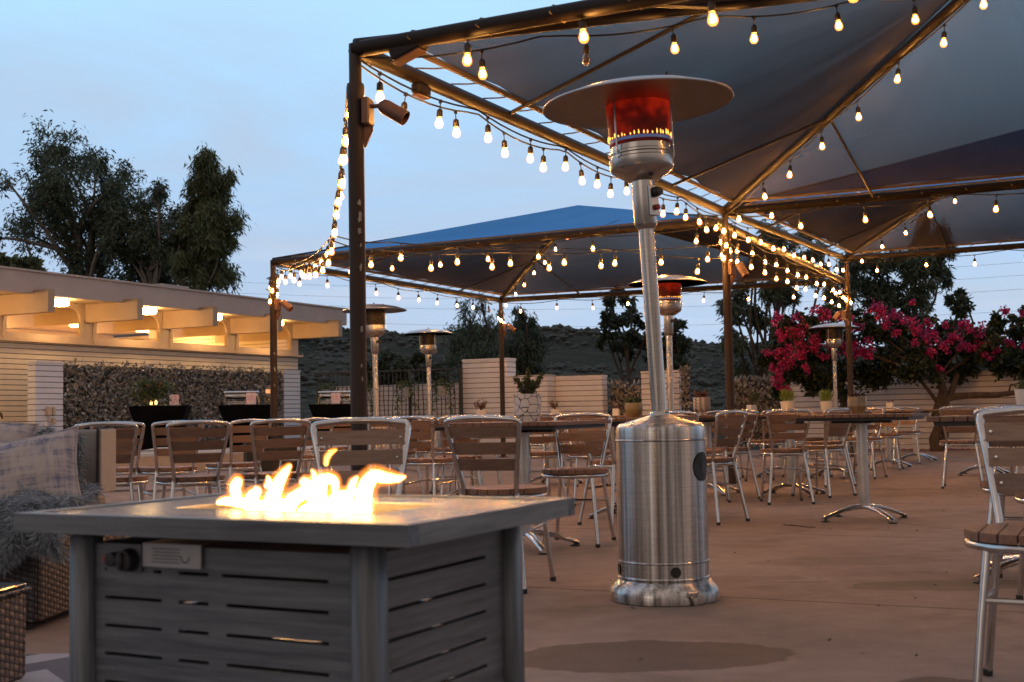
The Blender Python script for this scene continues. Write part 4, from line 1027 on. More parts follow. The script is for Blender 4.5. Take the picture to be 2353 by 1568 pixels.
# ---------------------------------------------------------------- chair
def chair_proto():
    t_ = thing('bistro_chair', 'x', 'chair')
    # wooden seat: slats cut to a disc
    mb = MB(); Rr = .2; z = .44; ns = 8; wdt = 2 * Rr / ns
    for i in range(ns):
        x0 = -Rr + i * wdt + .002; x1 = x0 + wdt - .005
        pts = []
        for k_ in range(5):
            x = x0 + (x1 - x0) * k_ / 4; y = math.sqrt(max(0, Rr * Rr - x * x)); pts.append((x, y))
        for k_ in range(4, -1, -1):
            x = x0 + (x1 - x0) * k_ / 4; y = math.sqrt(max(0, Rr * Rr - x * x)); pts.append((x, -y))
        pts = [(p[0] * 1.0, p[1]) for p in pts][::-1]
        mb.prism(pts, z - .018, z + .006)
    mb.build('seat', MT['seatwood'], t_)
    mb = MB(); mb.tube([(.19 * math.cos(a_), .19 * math.sin(a_), z - .031) for a_ in [2 * PI * k_ / 28 for k_ in range(28)]], .0125, 8, closed=True)
    mb.build('seat_ring', MT['alu'], t_, True)
    # back frame: one bent tube, posts and arched top
    side = [(.125, -.165, .40), (.127, -.17, .46), (.143, -.2, .56), (.162, -.228, .66), (.174, -.246, .738)]
    arch = [(.172, -.25, .748), (.163, -.252, .754), (.13, -.258, .758), (.07, -.266, .764), (0, -.27, .766), (-.07, -.266, .764), (-.13, -.258, .758), (-.163, -.252, .754), (-.172, -.25, .748)]
    pts = side + arch + [(-x, y, z_) for x, y, z_ in side[::-1]]
    mb = MB(); mb.tube(pts, .0118, 10); mb.build('back_frame', MT['alu'], t_, True)
    for zc, hw, yb in ((.702, .164, -.238), (.629, .15, -.218), (.556, .137, -.199)):
        mb = MB(); n_ = 10; h_ = .053; th = .011; vs = []; lean = .018
        for k_ in range(n_ + 1):
            u_ = -1 + 2 * k_ / n_; x = hw * u_; y = yb - .022 * (1 - u_ * u_) + .004
            for dy, dz_ in ((-th / 2 + lean / 2, -h_ / 2), (th / 2 + lean / 2, -h_ / 2), (th / 2 - lean / 2, h_ / 2), (-th / 2 - lean / 2, h_ / 2)): vs.append((x, y + dy, zc + dz_))
        fs = [(0, 1, 2, 3), tuple(n_ * 4 + q for q in (3, 2, 1, 0))]
        for k_ in range(n_):
            for q in range(4): fs.append((k_ * 4 + q, k_ * 4 + 4 + q, k_ * 4 + 4 + (q + 1) % 4, k_ * 4 + (q + 1) % 4))
        mb.add(vs, fs); sl = mb.build('back_slat', MT['slat'], t_)
        for s_ in (-1, 1):
            mb = MB(); mb.lathe([(.006, 0), (.005, .003), (.001, .0035)], 8, (s_ * (hw - .02), yb + .011 - .003, zc), Matrix.Rotation(R(-90), 3, 'X')); mb.build('screw', MT['alu'], sl)
    for s_ in (-1, 1):
        mb = MB(); mb.tube([(s_ * .128, -.165, .425), (s_ * .150, -.195, .24), (s_ * .178, -.232, .012)], .0115, 9); l_ = mb.build('leg', MT['alu'], t_, True)
        mb = MB(); mb.lathe([(.014, 0), (.015, .018), (.0135, .02)], 9, (s_ * .179, -.234, 0.001)); mb.build('foot_cap', MT['rubber'], l_)
        mb = MB(); mb.tube([(s_ * .13, .125, .415), (s_ * .15, .15, .22), (s_ * .168, .172, .012)], .0115, 9); l_ = mb.build('leg', MT['alu'], t_, True)
        mb = MB(); mb.lathe([(.014, 0), (.015, .018), (.0135, .02)], 9, (s_ * .169, .174, 0.001)); mb.build('foot_cap', MT['rubber'], l_)
    mb = MB(); mb.tube([(.149, -.19, .25), (.146, .142, .27)], .008, 7); mb.tube([(-.149, -.19, .25), (-.146, .142, .27)], .008, 7); mb.tube([(.146, .142, .27), (-.146, .142, .27)], .008, 7)
    mb.tube([(.13, -.168, .4), (-.13, -.168, .4)], .009, 7); mb.build('stretcher', MT['alu'], t_, True)
    return t_
CP = chair_proto(); used = [False]
def chair(label, x, y, hx, hy, group='wood slat bistro chairs'):
    if not used[0]: o = CP; used[0] = True
    else: o = copy_tree(CP)
    o.location = (x, y, 0); o.rotation_euler = (0, 0, math.atan2(-hx, hy)); tag(o, label, 'chair', group); return o
# left group, rows facing left
chair('bistro chair partly hidden behind the beige sofa cushion', -2.42, 7.4, -.12, .99)
chair('bistro chair seen only through the slats behind the sofa cushion chair', -2.85, 8.8, -.3, .95)
chair('bistro chair behind another, left of the black draped table base', -2.47, 8.75, -.5, .86)
chair('bistro chair directly in front of the buffet plants, its seat facing left', -1.93, 7.3, -.42, .9)
chair('bistro chair turned far left, framed between two others near the thin post', -2.14, 9.3, -.72, .69)
chair('bistro chair left of the near chair behind the flames', -1.5, 7.5, -.45, .89)
chair('bistro chair top rim showing behind the sofa at the left edge', -2.85, 6.7, -.2, .98)
chair('bistro chair cut by the left edge of the picture behind the sofa', -2.75, 5.95, -.2, .98)
chair('nearest bistro chair straight behind the flames, facing the fire table', colx(836, 4.38), 4.26, .12, -.99)
chair('bistro chair facing away, right of the flames, seat tucked toward the slatted table', -.05, 5.62, .36, .93)
chair('bistro chair under the right corner of the table with the patterned pot', .36, 7.3, -.28, -.96)
chair('bistro chair just left of the big heater, facing right', .74, 8.5, .75, .5)
chair('bistro chair turned left beside the right side of the big heater', 1.33, 8.6, -.72, .69)
chair('bistro chair facing away in the middle of the right group', 2.25, 10.2, .02, 1)
chair('bistro chair with dark seat between two facing away chairs', 1.86, 10.8, -.5, .85)
chair('bistro chair behind and right of the middle facing away one', 2.72, 10.9, -.6, .75)
chair('bistro chair behind the single column of the open right table', 3.12, 12.3, -.4, .9)
chair('bistro chair just left of the open right table column', 3.85, 13.5, -.5, -.8)
chair('bistro chair right of the open right table column, near the white wall', 4.62, 15.2, -.35, -.9)
chair('farthest bistro chair before the orange lit wall, right of its twin', 5.35, 16.7, -.3, -.95)
chair('bistro chair standing alone before the vine trunk at right', 4.28, 11.7, .35, .93)
chair('bistro chair behind the far right table, mostly hidden', 5.45, 12.9, -.3, -.95)
chair('bistro chair past the vine trunk, its rim just under the white pot', 5.0, 12.1, .7, .7)
chair('close dark bistro chair cut by the right edge, facing left to camera', 1.41, 3.28, -.45, -.89)
chair('bistro chair tucked under the table behind the close right chair', 2.24, 5.32, .5, .87)
chair('bistro chair with one leg showing low at the right edge', 2.14, 4.72, .2, .98)
# background rows between the chipped post and the white walls
bgc = [(752, 13.6, -.8, .6, 'small far bistro chair left of the chipped post'),
       (868, 12.4, -.4, .9, 'far bistro chair rim right behind the chipped post'),
       (905, 11.6, -.5, .86, 'far bistro chair rim above the near chair arch'),
       (958, 12.6, -.1, 1, 'far bistro chair showing three bright slats above the near chair'),
       (988, 9.5, .5, .86, 'bistro chair with seat showing between the two nearest chairs'),
       (1046, 9.9, -.2, .98, 'bistro chair behind the left post of the facing away near chair'),
       (1090, 11.9, .6, -.8, 'bistro chair rim by the small jade plant pot'),
       (1040, 12.2, -.7, .7, 'bistro chair rim left of the small jade plant pot'),
       (1230, 10.6, -.3, .95, 'bistro chair behind the table column, legs showing'),
       (1250, 14.6, .7, .7, 'far bistro chair legs showing under the slatted table'),
       (1350, 10.4, .1, -1, 'bistro chair rim behind the slatted table top at right'),
       (1330, 13.2, -.4, .9, 'far bistro chair behind the rim of the slatted table'),
       (1660, 13.9, .3, .95, 'far bistro chair between the big heater and middle group'),
       (1600, 10.3, .7, .7, 'bistro chair half hidden behind the big heater shoulder'),
       (1755, 13.2, -.3, .95, 'far bistro chair behind the middle group'),
       (1850, 13.9, .5, -.85, 'far bistro chair rim under the two green grass pots'),
       (1930, 16.2, .2, .98, 'far bistro chair rim near the unlit right heater'),
       (690, 11.0, -.7, .7, 'bistro chair with seat showing left of the near flames chair')]
for px, y, hx, hy, lab in bgc: chair(lab, colx(px, y), y, hx, hy)

# ---------------------------------------------------------------- tables
def table_proto():
    t_ = thing('bistro_table', 'x', 'table')
    mb = MB(); n_ = 14; w_ = .8 / n_
    for i in range(n_): mb.box((-.4 + w_ * (i + .5), 0, .722), (w_ - .006, .79, .02))
    mb.build('tabletop', MT['toptable'], t_)
    mb = MB(); mb.box((0, 0, .7005), (.74, .74, .02)); mb.box((0, 0, .68), (.4, .06, .018)); mb.box((0, 0, .6795), (.06, .4, .018)); mb.build('top_frame', MT['iron'], t_)
    mb = MB(); mb.lathe([(.038, .09), (.038, .67)], 18); mb.lathe([(.055, .655), (.055, .67)], 18); mb.build('column', MT['alu_old'], t_, True)
    for k_ in range(4):
        a_ = R(45 + 90 * k_); c_, s_ = math.cos(a_), math.sin(a_)
        pr = [(.0, .105), (.08, .102), (.18, .082), (.27, .052), (.335, .03)]
        mb = MB(); vs = []; fs = []
        for i, (r_, z) in enumerate(pr):
            wd = .028 - .006 * i / 4; h_ = .032 - .012 * i / 4
            for k2 in range(8):
                b_ = 2 * PI * k2 / 8; u_ = math.cos(b_) * wd; v_ = math.sin(b_) * h_ * .6
                vs.append((r_ * c_ - u_ * s_, r_ * s_ + u_ * c_, z - .01 + v_))
        for i in range(4):
            for k2 in range(8): fs.append((i * 8 + k2, i * 8 + (k2 + 1) % 8, i * 8 + 8 + (k2 + 1) % 8, i * 8 + 8 + k2))
        fs.append(tuple(32 + k2 for k2 in range(8)))
        mb.add(vs, fs); l_ = mb.build('base_leg', MT['cast'], t_, True)
        mb = MB(); mb.lathe([(.03, 0.001), (.03, .006), (.01, .012), (.008, .02)], 10, (.315 * c_, .315 * s_, 0)); mb.build('glide', MT['rubber'], l_, True)
    return t_
TP = table_proto(); tused = [False]; TABS = {}
def table(key, label, x, y, rz=None):
    if not tused[0]: o = TP; tused[0] = True
    else: o = copy_tree(TP)
    o.location = (x, y, 0); o.rotation_euler = (0, 0, EA if rz is None else rz); tag(o, label, 'table', 'square slatted bistro tables'); TABS[key] = Vector((x, y, .732)); return o
table('a', 'square slatted table carrying the large line patterned pot', .05, 7.1)
table('b', 'open square table on one column with the round stone pot', 2.42, 8.5)
table('c', 'square table cut by the right edge with the tall white pot', 2.33, 5.5)
table('d', 'square table behind the big heater with the gilt pot', .86, 9.1)
table('e', 'square table right of the big heater with the zigzag pot', 1.8, 11.4)
table('f', 'square table in the middle right group behind a facing away chair', 2.5, 11.05)
table('g', 'square table behind the open right table, left of its column', 3.62, 13.8)
table('h', 'far square table with a small white pot before the orange wall', 4.8, 15.7)
table('i', 'farthest square table before the orange wall', 5.75, 17.5)
table('j', 'square table beyond the vine trunk at right', 5.25, 13.7)
table('k', 'square table with the small jade plant behind the near chairs', colx(1085, 11.4), 11.4)
table('l', 'square table with a small succulent below the white walls', colx(1265, 13.4), 13.4)
table('m', 'far square table left of the second leafy screen', colx(1400, 15.2), 15.2)
table('n', 'square table below the leafy screen right of the heater', colx(1790, 14.2), 14.2)

# ---------------------------------------------------------------- potted plants
def pot(label, x, y, z0, r_, h_, mat, plant, shape='taper', cat='potted plant', name='potted_plant', ph=.08, pmat=None, n=None):
    t_ = thing(name, label, cat, (x, y, z0 + .002), random.uniform(0, 6) if shape not in ('face',) else 0)
    seg = {'face': 7, 'box': 4}.get(shape, 24)
    if shape == 'taper': pr = [(r_ * .8, 0), (r_ * .82, .004), (r_, h_), (r_ * .92, h_), (r_ * .9, h_ - .012)]
    elif shape == 'round': pr = [(r_ * .55, 0), (r_ * .9, h_ * .3), (r_, h_ * .6), (r_ * .92, h_), (r_ * .8, h_), (r_ * .8, h_ - .015)]
    elif shape == 'face': pr = [(r_ * .6, 0), (r_ * 1.02, h_ * .45), (r_ * .95, h_), (r_ * .8, h_), (r_ * .8, h_ - .015)]
    elif shape == 'saucer': pr = [(r_ * .86, 0), (r_ * .92, .03), (r_ * .84, .032), (r_ * .98, .036), (r_, h_), (r_ * .93, h_), (r_ * .9, h_ - .015)]
    elif shape == 'foot': pr = [(r_ * .6, 0), (r_ * .62, h_ * .18), (r_ * .8, h_ * .24), (r_, h_ * .34), (r_, h_), (r_ * .92, h_), (r_ * .9, h_ - .015)]
    else: pr = [(r_, 0), (r_, h_), (r_ * .9, h_), (r_ * .9, h_ - .01)]
    mb = MB(); mb.lathe(pr, seg); mb.build('pot', mat, t_, shape not in ('face', 'box'))
    mb = MB(); mb.lathe([(.001, h_ - .012), (r_ * .88, h_ - .014)], 16); mb.build('soil', MT['soil'], t_)
    pm = pmat or (MT['grassleaf'] if plant == 'grass' else MT['potleaf'])
    if plant == 'grass':
        n_ = n or 520; P = np.stack([rng.uniform(-.75, .75, n_) * r_, rng.uniform(-.75, .75, n_) * r_, h_ - .01 + rng.uniform(0, ph * .7, n_)], 1)
        o = leaf_mesh('grass_blades', pm, P, ph * .5, .005, t_, 0, 2.2)
    elif plant == 'jade':
        mb = MB(); tips = []
        for k_ in range(9):
            a_ = random.uniform(0, 6.28); q = Vector((math.cos(a_) * r_ * random.uniform(.3, 1.3), math.sin(a_) * r_ * random.uniform(.3, 1.3), h_ + ph * random.uniform(.45, 1.0)))
            mb.tube([(0, 0, h_ - .015), Vector((q.x * .3, q.y * .3, h_ + ph * .4)), q], [.006, .005, .003], 5); tips += [q, q.lerp(Vector((0, 0, h_)), .35)]
        mb.build('stem', MT['darkbark'], t_)
        T_ = np.array([tuple(q) for q in tips]); n_ = n or 240; P = T_[rng.integers(0, len(T_), n_)] + rng.normal(size=(n_, 3)) * r_ * .2
        leaf_mesh('plant_leaves', pm, P, r_ * .3, r_ * .24, t_, 0, .3)
    elif plant == 'rosette':
        n_ = n or 60; a_ = rng.uniform(0, 6.28, n_); P = np.stack([np.cos(a_) * r_ * rng.uniform(0, .9, n_), np.sin(a_) * r_ * rng.uniform(0, .9, n_), np.full(n_, h_) + rng.uniform(0, ph * .6, n_)], 1)
        leaf_mesh('plant_leaves', pm, P, r_ * .5, r_ * .22, t_, 0, .8)
    elif plant == 'cactus':
        mb = MB(); PP = []
        for (ang, L_, le) in ((R(180), .12, .6), (R(95), .145, .1), (R(0), .1, .45), (R(200), .08, .25), (R(60), .1, .2)):
            b0 = Vector((math.cos(ang) * r_ * .2, math.sin(ang) * r_ * .2, h_ - .01)); tip = b0 + Vector((math.cos(ang) * le * L_ * 1.1, math.sin(ang) * le * L_ * .6, L_))
            pts = [b0.lerp(tip, t) + Vector((0, 0, 0)) for t in (0, .3, .6, 1)]
            mb.tube(pts, [.011, .012, .01, .006], 6)
            for t in np.linspace(.05, 1, 34): PP.append(np.array(tuple(b0.lerp(tip, t))) + rng.normal(size=(4, 3)) * .006)
        mb.build('stem', MT['darkbark'], t_)
        leaf_mesh('plant_leaves', pm, np.concatenate(PP), .021, .013, t_, 0, .4)
    return t_
def on(key, px, dy=0.0):
    T_ = TABS[key]; y = T_.y + dy; return colx(px, y), y, T_.z
x, y, z = on('a', 1209, -.05); pot('big white pot with black line pattern and branching succulent', x, y, z, .08, .158, MT['linepot'], 'cactus', 'saucer')
x, y, z = on('d', 1453, -.1); pot('gilt grey pot with a low green succulent on the table behind the big heater', x, y, z, .066, .11, MT['goldpot'], 'rosette', 'round', ph=.03, n=160)
x, y, z = on('b', 1966, 0); pot('faceted mottled stone pot on the open right table', x, y, z, .068, .12, MT['stonepot'], 'rosette', 'face', ph=.015, pmat=MT['soil'], n=30)
x, y, z = on('c', 2358, -.15); pot('tall white pot at the right edge', x, y, z, .055, .112, MT['whitepot'], 'rosette', 'taper', ph=.05, n=90)
x, y, z = on('e', 1609, -.1); pot('white pot with black zigzag pattern and reddish spiky plant', x, y, z, .08, .165, MT['zigpot'], 'rosette', 'foot', ph=.05, pmat=MT['redleaf'], n=120)
x, y, z = on('f', 1723, .1); pot('small white pot with wispy green plant in front of the leafy screen', x, y, z, .045, .085, MT['whitepot'], 'jade', 'box', ph=.1, pmat=MT['potleaf'])
x, y, z = on('n', 1806, 0); pot('wide white pot of bright green grass, left of its smaller twin', x, y, z, .085, .13, MT['whitepot'], 'grass', 'taper', ph=.14)
x, y, z = on('n', 1895, -.1); x, y = colx(1895, 13.7), 13.7; pot('smaller white pot of bright green grass beside the right heater pole', x, y, .732, .07, .12, MT['whitepot'], 'grass', 'taper', ph=.13)
x, y, z = on('h', 2041, -.1); pot('small white square pot before the orange wall', x, y, z, .055, .1, MT['whitepot'], 'rosette', 'box', ph=.02, pmat=MT['redleaf'], n=20)
x, y, z = on('k', 1103, -.1); pot('small white pot with a bushy jade plant left of the thin post', x, y, z, .05, .085, MT['whitepot'], 'jade', 'taper', ph=.075, pmat=MT['redleaf'])
x, y, z = on('l', 1272, -.1); pot('small white pot with sprigs, right of the big patterned pot', x, y, z, .05, .085, MT['whitepot'], 'jade', 'taper', ph=.08, pmat=MT['redleaf'], n=160)
x, y, z = on('m', 1412, -.1); pot('tiny white square pot before the short leafy screen', x, y, z, .05, .085, MT['whitepot'], 'rosette', 'box', ph=.03, pmat=MT['redleaf'], n=26)
# pots hanging on the fence
for px, lab in ((750, 'hanging pot with trailing plant behind the far buffet table'), (832, 'hanging pot beside the chipped post'), (931, 'grey hanging pot with trailing leaves, between the two unlit heaters'), (1013, 'grey hanging pot with trailing leaves, right of the second unlit heater')):
    d_ = 25.75 - (px - 723) / 337 * 1.4 - .16
    x = colx(px, d_); z = 1.15
    t_ = thing('hanging_planter', lab, 'hanging planter', (x, d_, z), 0, 'pots hanging on the iron fence')
    mb = MB(); mb.lathe([(.07, 0), (.09, .02), (.115, .2), (.12, .21), (.1, .21), (.1, .19)], 18); mb.build('pot', MT['greypot'], t_, True)
    P = np.concatenate([rng.normal(size=(260, 3)) * (.1, .08, .05) + (0, 0, .24)] + [np.stack([np.full(26, ox) + rng.normal(0, .015, 26), rng.uniform(-.1, -.04, 26), rng.uniform(-ln, .2, 26)], 1) for ox, ln in ((-.2, .3), (-.15, .4), (-.1, .1), (.12, .15), (.17, .3), (.22, .4))])
    leaf_mesh('plant_leaves', MT['potleaf'], P, .06, .035, t_, .2)
    mb = MB(); mb.tube([(-.1, 0, .2), (0, .05, .48), (.1, 0, .2)], .004, 4); mb.build('hanger', MT['iron'], t_)

# ---------------------------------------------------------------- buffet tables
MT['blackcloth'] = varied('black_stretch_cloth', (.003, .003, .0035), (.006, .006, .007), 3, .95, 0, .1, .004, spec=.05)
m, nt, b = newmat('red_print_card')
v = texc(nt, 'Object'); n = noise_n(nt, v, 22, 3); n.inputs['Distortion'].default_value = 2
r = ramp(nt, n.outputs[0], [(.44, (.8, .7, .7)), (.5, (.6, .08, .12)), (.56, (.8, .7, .7))], 'CONSTANT'); nt.links.new(r.outputs[0], b.inputs['Base Color']); b.inputs['Roughness'].default_value = .5
MT['card'] = m
def buffet(label, x, y, wd, rz):
    t_ = thing('buffet_table', label, 'buffet table', (x, y, .27), rz)
    prof = [(.78, 0), (.74, .1), (.76, .3), (.84, .5), (.95, .66), (1.0, .735), (1.0, .75)]
    mb = MB(); hw = wd / 2; hd = .35
    for i, (k_, z) in enumerate(prof):
        wv = .0
        for j_, (sx, sy) in enumerate(((-1, -1), (-.5, -1), (0, -1), (.5, -1), (1, -1), (1, 0), (1, 1), (0, 1), (-1, 1), (-1, 0))):
            lift = .06 if (i == 0 and (abs(sx) < .9 or abs(sy) < .5)) else 0
            inw = (1 - .06 * (abs(sx) < .9 and i < 4))
            mb.v.append((sx * hw * k_, sy * hd * k_ * inw, z + lift))
    n_ = 10
    for i in range(len(prof) - 1):
        for j_ in range(n_): mb.f.append((i * n_ + j_, i * n_ + (j_ + 1) % n_, (i + 1) * n_ + (j_ + 1) % n_, (i + 1) * n_ + j_))
    mb.f.append(tuple((len(prof) - 1) * n_ + j_ for j_ in range(n_)))
    mb.build('stretch_cover', MT['blackcloth'], t_, True); return t_
def local(x, y, rz, lx, ly): return (x + lx * math.cos(rz) - ly * math.sin(rz), y + lx * math.sin(rz) + ly * math.cos(rz))
BT = [(-5.95, 20.6, .95, R(8), 'black draped buffet table with plants and a pink card'), (-4.68, 21.6, 1.0, R(8), 'black draped buffet table with chafing dish behind the thin post'), (-3.3, 23.0, 1.0, R(0), 'black draped buffet table with chafing dish left of the chipped post')]
for x, y, wd, rz, lab in BT: buffet(lab, x, y, wd, rz)
def card(label, x, y, z, rz, s=.16):
    t_ = thing('sign_card', label, 'sign card', (x, y, z), rz)
    mb = MB(); mb.box((0, 0, s * .62), (s, .006, s * 1.2), Matrix.Rotation(R(-8), 3, 'X')); mb.build('card_face', MT['card'], t_)
    mb = MB(); mb.box((0, .01, .008), (s * .9, .06, .012)); mb.build('card_stand', MT['steel_plain'], t_)
zt = 1.022
x, y = local(*BT[0][:2], BT[0][3], .24, -.15); card('pink and white card beside the buffet plants', x, y, zt, R(5), .15)
x, y = local(*BT[1][:2], BT[1][3], .06, -.3); card('red patterned card before the chafing dish nearest the thin post', x, y, zt, R(5), .17)
x, y = local(*BT[2][:2], BT[2][3], -.0, -.3); card('red patterned card before the chafing dish by the chipped post', x, y, zt, R(0), .17)
def chafer(label, x, y, z, rz):
    t_ = thing('chafing_dish', label, 'chafing dish', (x, y, z), rz)
    mb = MB()
    for sx in (-1, 1):
        for sy in (-1, 1): mb.tube([(sx * .3, sy * .14, .0), (sx * .28, sy * .14, .16)], .008, 6)
    mb.tube([(-.3, -.14, .05), (.3, -.14, .05)], .006, 5); mb.box((0, 0, .04), (.5, .24, .05)); mb.build('stand', MT['steel_plain'], t_)
    mb = MB(); mb.rbox((0, 0, .155), (.56, .33, .1), .02); mb.build('pan', MT['steel_plain'], t_, True)
    mb = MB(); mb.rbox((0, 0, .225), (.6, .36, .035), .015); mb.build('lid', varied('foil_lid', (.7, .72, .75), (.85, .87, .9), 12, .3, .6), t_, True)
    for sx in (-.12, .12):
        mb = MB(); mb.lathe([(.035, 0), (.035, .05), (.03, .052)], 12, (sx, 0, 0.001)); mb.build('fuel_can', MT['copperish'], t_, True)
MT['copperish'] = varied('copper_can', (.5, .25, .12), (.6, .33, .16), 5, .3, 1)
x, y = local(*BT[1][:2], BT[1][3], -.12, 0); chafer('chafing dish with foil lid behind the thin post', x, y, zt, BT[1][3])
x, y = local(*BT[2][:2], BT[2][3], -.05, 0); chafer('chafing dish with foil lid left of the chipped post', x, y, zt, BT[2][3])
x, y = local(*BT[1][:2], BT[1][3], .34, .05)
t_ = thing('glass_jar', 'glass jar with glowing candle right of the chafing dish', 'candle jar', (x, y, zt)); mb = MB(); mb.lathe([(.06, 0), (.07, .02), (.07, .3), (.05, .34)], 16); mb.build('jar', MT['glass'], t_, True); mb = MB(); mb.lathe([(.05, .2), (.05, .27)], 12); mb.build('candle', emis('candle_wax', (1, .45, .2), .9), t_, True)
# plant arrangement on the first buffet
x, y = local(*BT[0][:2], BT[0][3], -.08, 0)
t_ = thing('flower_arrangement', 'green plants with orange flowers in glass on the buffet', 'flower arrangement', (x, y, zt))
for ox, r_ in ((-.12, .08), (.06, .07)):
    mb = MB(); mb.lathe([(r_ * .7, 0), (r_, .02), (r_, .12), (r_ * .8, .14)], 14, (ox, 0, 0)); mb.build('vase', MT['glass'], t_, True)
P = np.concatenate([rng.normal(size=(500, 3)) * (.16, .09, .09) + (-.08, 0, .2), rng.normal(size=(180, 3)) * (.05, .05, .05) + (.14, 0, .3), rng.normal(size=(160, 3)) * (.05, .05, .05) + (-.14, 0, .34)])
leaf_mesh('leaves', MT['potleaf'], P, .09, .035, t_, 0, .4)
P = np.concatenate([rng.normal(size=(40, 3)) * .022 + (-.12, -.05, .33), rng.normal(size=(40, 3)) * .022 + (.07, -.05, .33)]); leaf_mesh('blossoms', MT['flowers'], P, .045, .03, t_, 0)
mb = MB(); mb.lathe([(.02, 0), (.022, .05), (.001, .08)], 10, (.03, -.1, .02)); mb.lathe([(.02, 0), (.022, .05), (.001, .07)], 10, (-.05, -.1, .02)); mb.build('candle', emis('small_candle', (1, .5, .15), 4), t_)
# low stage amp on the terrace, beyond the chairs
t_ = thing('storage_crate', 'low black crate with red light behind the left chairs', 'crate', (-3.45, 17.3, 0), R(20))
mb = MB(); mb.rbox((0, 0, .24), (.7, .4, .46), .02); mb.build('case', MT['black'], t_)
mb = MB(); mb.box((-.3, -.204, .38), (.04, .006, .05)); mb.build('indicator_light', emis('red_indicator', (1, .02, .01), 1.2), t_)

# ---------------------------------------------------------------- fire table
FZ = .61
FA = R(-27.5); fx = Vector((math.cos(FA), math.sin(FA), 0)); fy = Vector((-math.sin(FA), math.cos(FA), 0))
FN = onz(938, 1207, FZ); FW, FD = .88, .62
FC = FN - fx * FW / 2 + fy * FD / 2; FC.z = 0
def tofire(p): q = Vector(p) - FC; return Vector((q.dot(fx), q.dot(fy), q.z))
def fire_on(px, py, z): return tofire(onz(px, py, z))
def fire_at_y(px, py, ly):
    """local point on the vertical plane y = ly of the fire table"""
    d = ray(px, py); o_ = Vector((0, 0, CZ)); k_ = (ly - (o_ - FC).dot(fy)) / d.dot(fy); return tofire(o_ + d * k_)
def greywood(name, ax, c1=(.072, .08, .088), c2=(.175, .187, .197), rough=.38):
    st = [34, 34, 34]; st[ax] = 1.6
    m, nt, b = newmat(name); v = texc(nt, 'Object', tuple(st)); n = noise_n(nt, v, 2.2, 6, .7)
    v2 = texc(nt, 'Object'); n2 = noise_n(nt, v2, 3, 3)
    r = ramp(nt, n.outputs[0], [(.34, tuple(q * .95 for q in c1)), (.68, c2)])
    nt.links.new(mixc(nt, 1.0, r.outputs[0], ramp(nt, n2.outputs[0], [(.3, (.8, .8, .82)), (.7, (1.1, 1.1, 1.1))]).outputs[0], 'MULTIPLY'), b.inputs['Base Color'])
    b.inputs['Roughness'].default_value = rough; bump(nt, b, n.outputs[0], .25, .002); return m
GX = greywood('grey_grain_metal_long', 0); GY = greywood('grey_grain_metal_cross', 1, c1=(.11, .115, .11), c2=(.25, .25, .24)); GZ = greywood('grey_grain_metal_up', 2)
TOPM = greywood('grey_grain_top', 0, (.15, .132, .12), (.31, .275, .25), .22)  # warm flame reflection tinted into the top's grey
ft = thing('fire_pit_table', 'grey rectangular fire table burning in the foreground', 'fire table', FC, FA)
OX0, OX1, OY0, OY1 = -.23, .25, -.1, .12
mb = MB(); T_ = .028
NPL = 7
for i in range(NPL):   # planks running the long way with hairline seams
    y0 = -FD / 2 + .03 + (FD - .06) * i / NPL; y1 = -FD / 2 + .03 + (FD - .06) * (i + 1) / NPL - .003
    segs = [(-FW / 2 + .03, FW / 2 - .03)]
    if y1 > OY0 and y0 < OY1: segs = [(-FW / 2 + .03, OX0), (OX1, FW / 2 - .03)]
    for x0, x1 in segs: mb.box(((x0 + x1) / 2, (y0 + y1) / 2, FZ - T_ / 2 - .0015), (x1 - x0, y1 - y0, T_ - .003))
mb.build('tabletop', TOPM, ft)
for s_ in (-1, 1):
    mb = MB(); mb.box((0, s_ * (FD / 2 - .0145), FZ - .0175), (FW, .029, .035)); mb.build('top_edge', GX, ft)
    mb = MB(); mb.box((s_ * (FW / 2 - .0145), 0, FZ - .0175), (.029, FD - .06, .035)); mb.build('top_edge', GY, ft)
mb = MB()
for x0, x1, y0, y1 in ((OX0 - .001, OX1 + .001, OY0 - .012, OY0), (OX0 - .001, OX1 + .001, OY1, OY1 + .012), (OX0 - .012, OX0 - .0012, OY0 - .012, OY1 + .012), (OX1 + .0012, OX1 + .012, OY0 - .012, OY1 + .012)):
    mb.box(((x0 + x1) / 2, (y0 + y1) / 2, FZ - .0235), (x1 - x0, y1 - y0, .042))
mb.box(((OX0 + OX1) / 2, (OY0 + OY1) / 2, FZ - .045), (OX1 - OX0, OY1 - OY0, .004)); tray = mb.build('burner_tray', MT['steel_plain'], ft)
MT['glassrock'] = varied('fire_glass', (.1, .1, .11), (.4, .38, .36), 30, .15)
mb = MB()
for i in range(330):
    x, y = random.uniform(OX0 + .01, OX1 - .01), random.uniform(OY0 + .01, OY1 - .01); s_ = random.uniform(.006, .011)
    mb.box((x, y, FZ - .036 + random.uniform(0, .008)), (s_, s_ * 1.2, s_), Matrix.Rotation(random.uniform(0, 3), 3, 'X') @ Matrix.Rotation(random.uniform(0, 3), 3, 'Z'))
mb.build('fire_glass', MT['glassrock'], tray)
LIX, LIY = .12, .066
for sx in (-1, 1):
    for sy in (-1, 1):
        mb = MB(); mb.rbox((sx * (FW / 2 - LIX), sy * (FD / 2 - LIY), (FZ - .036) / 2), (.052, .052, FZ - .037), .01); mb.build('corner_leg', GZ, ft, True)
PZT = .552
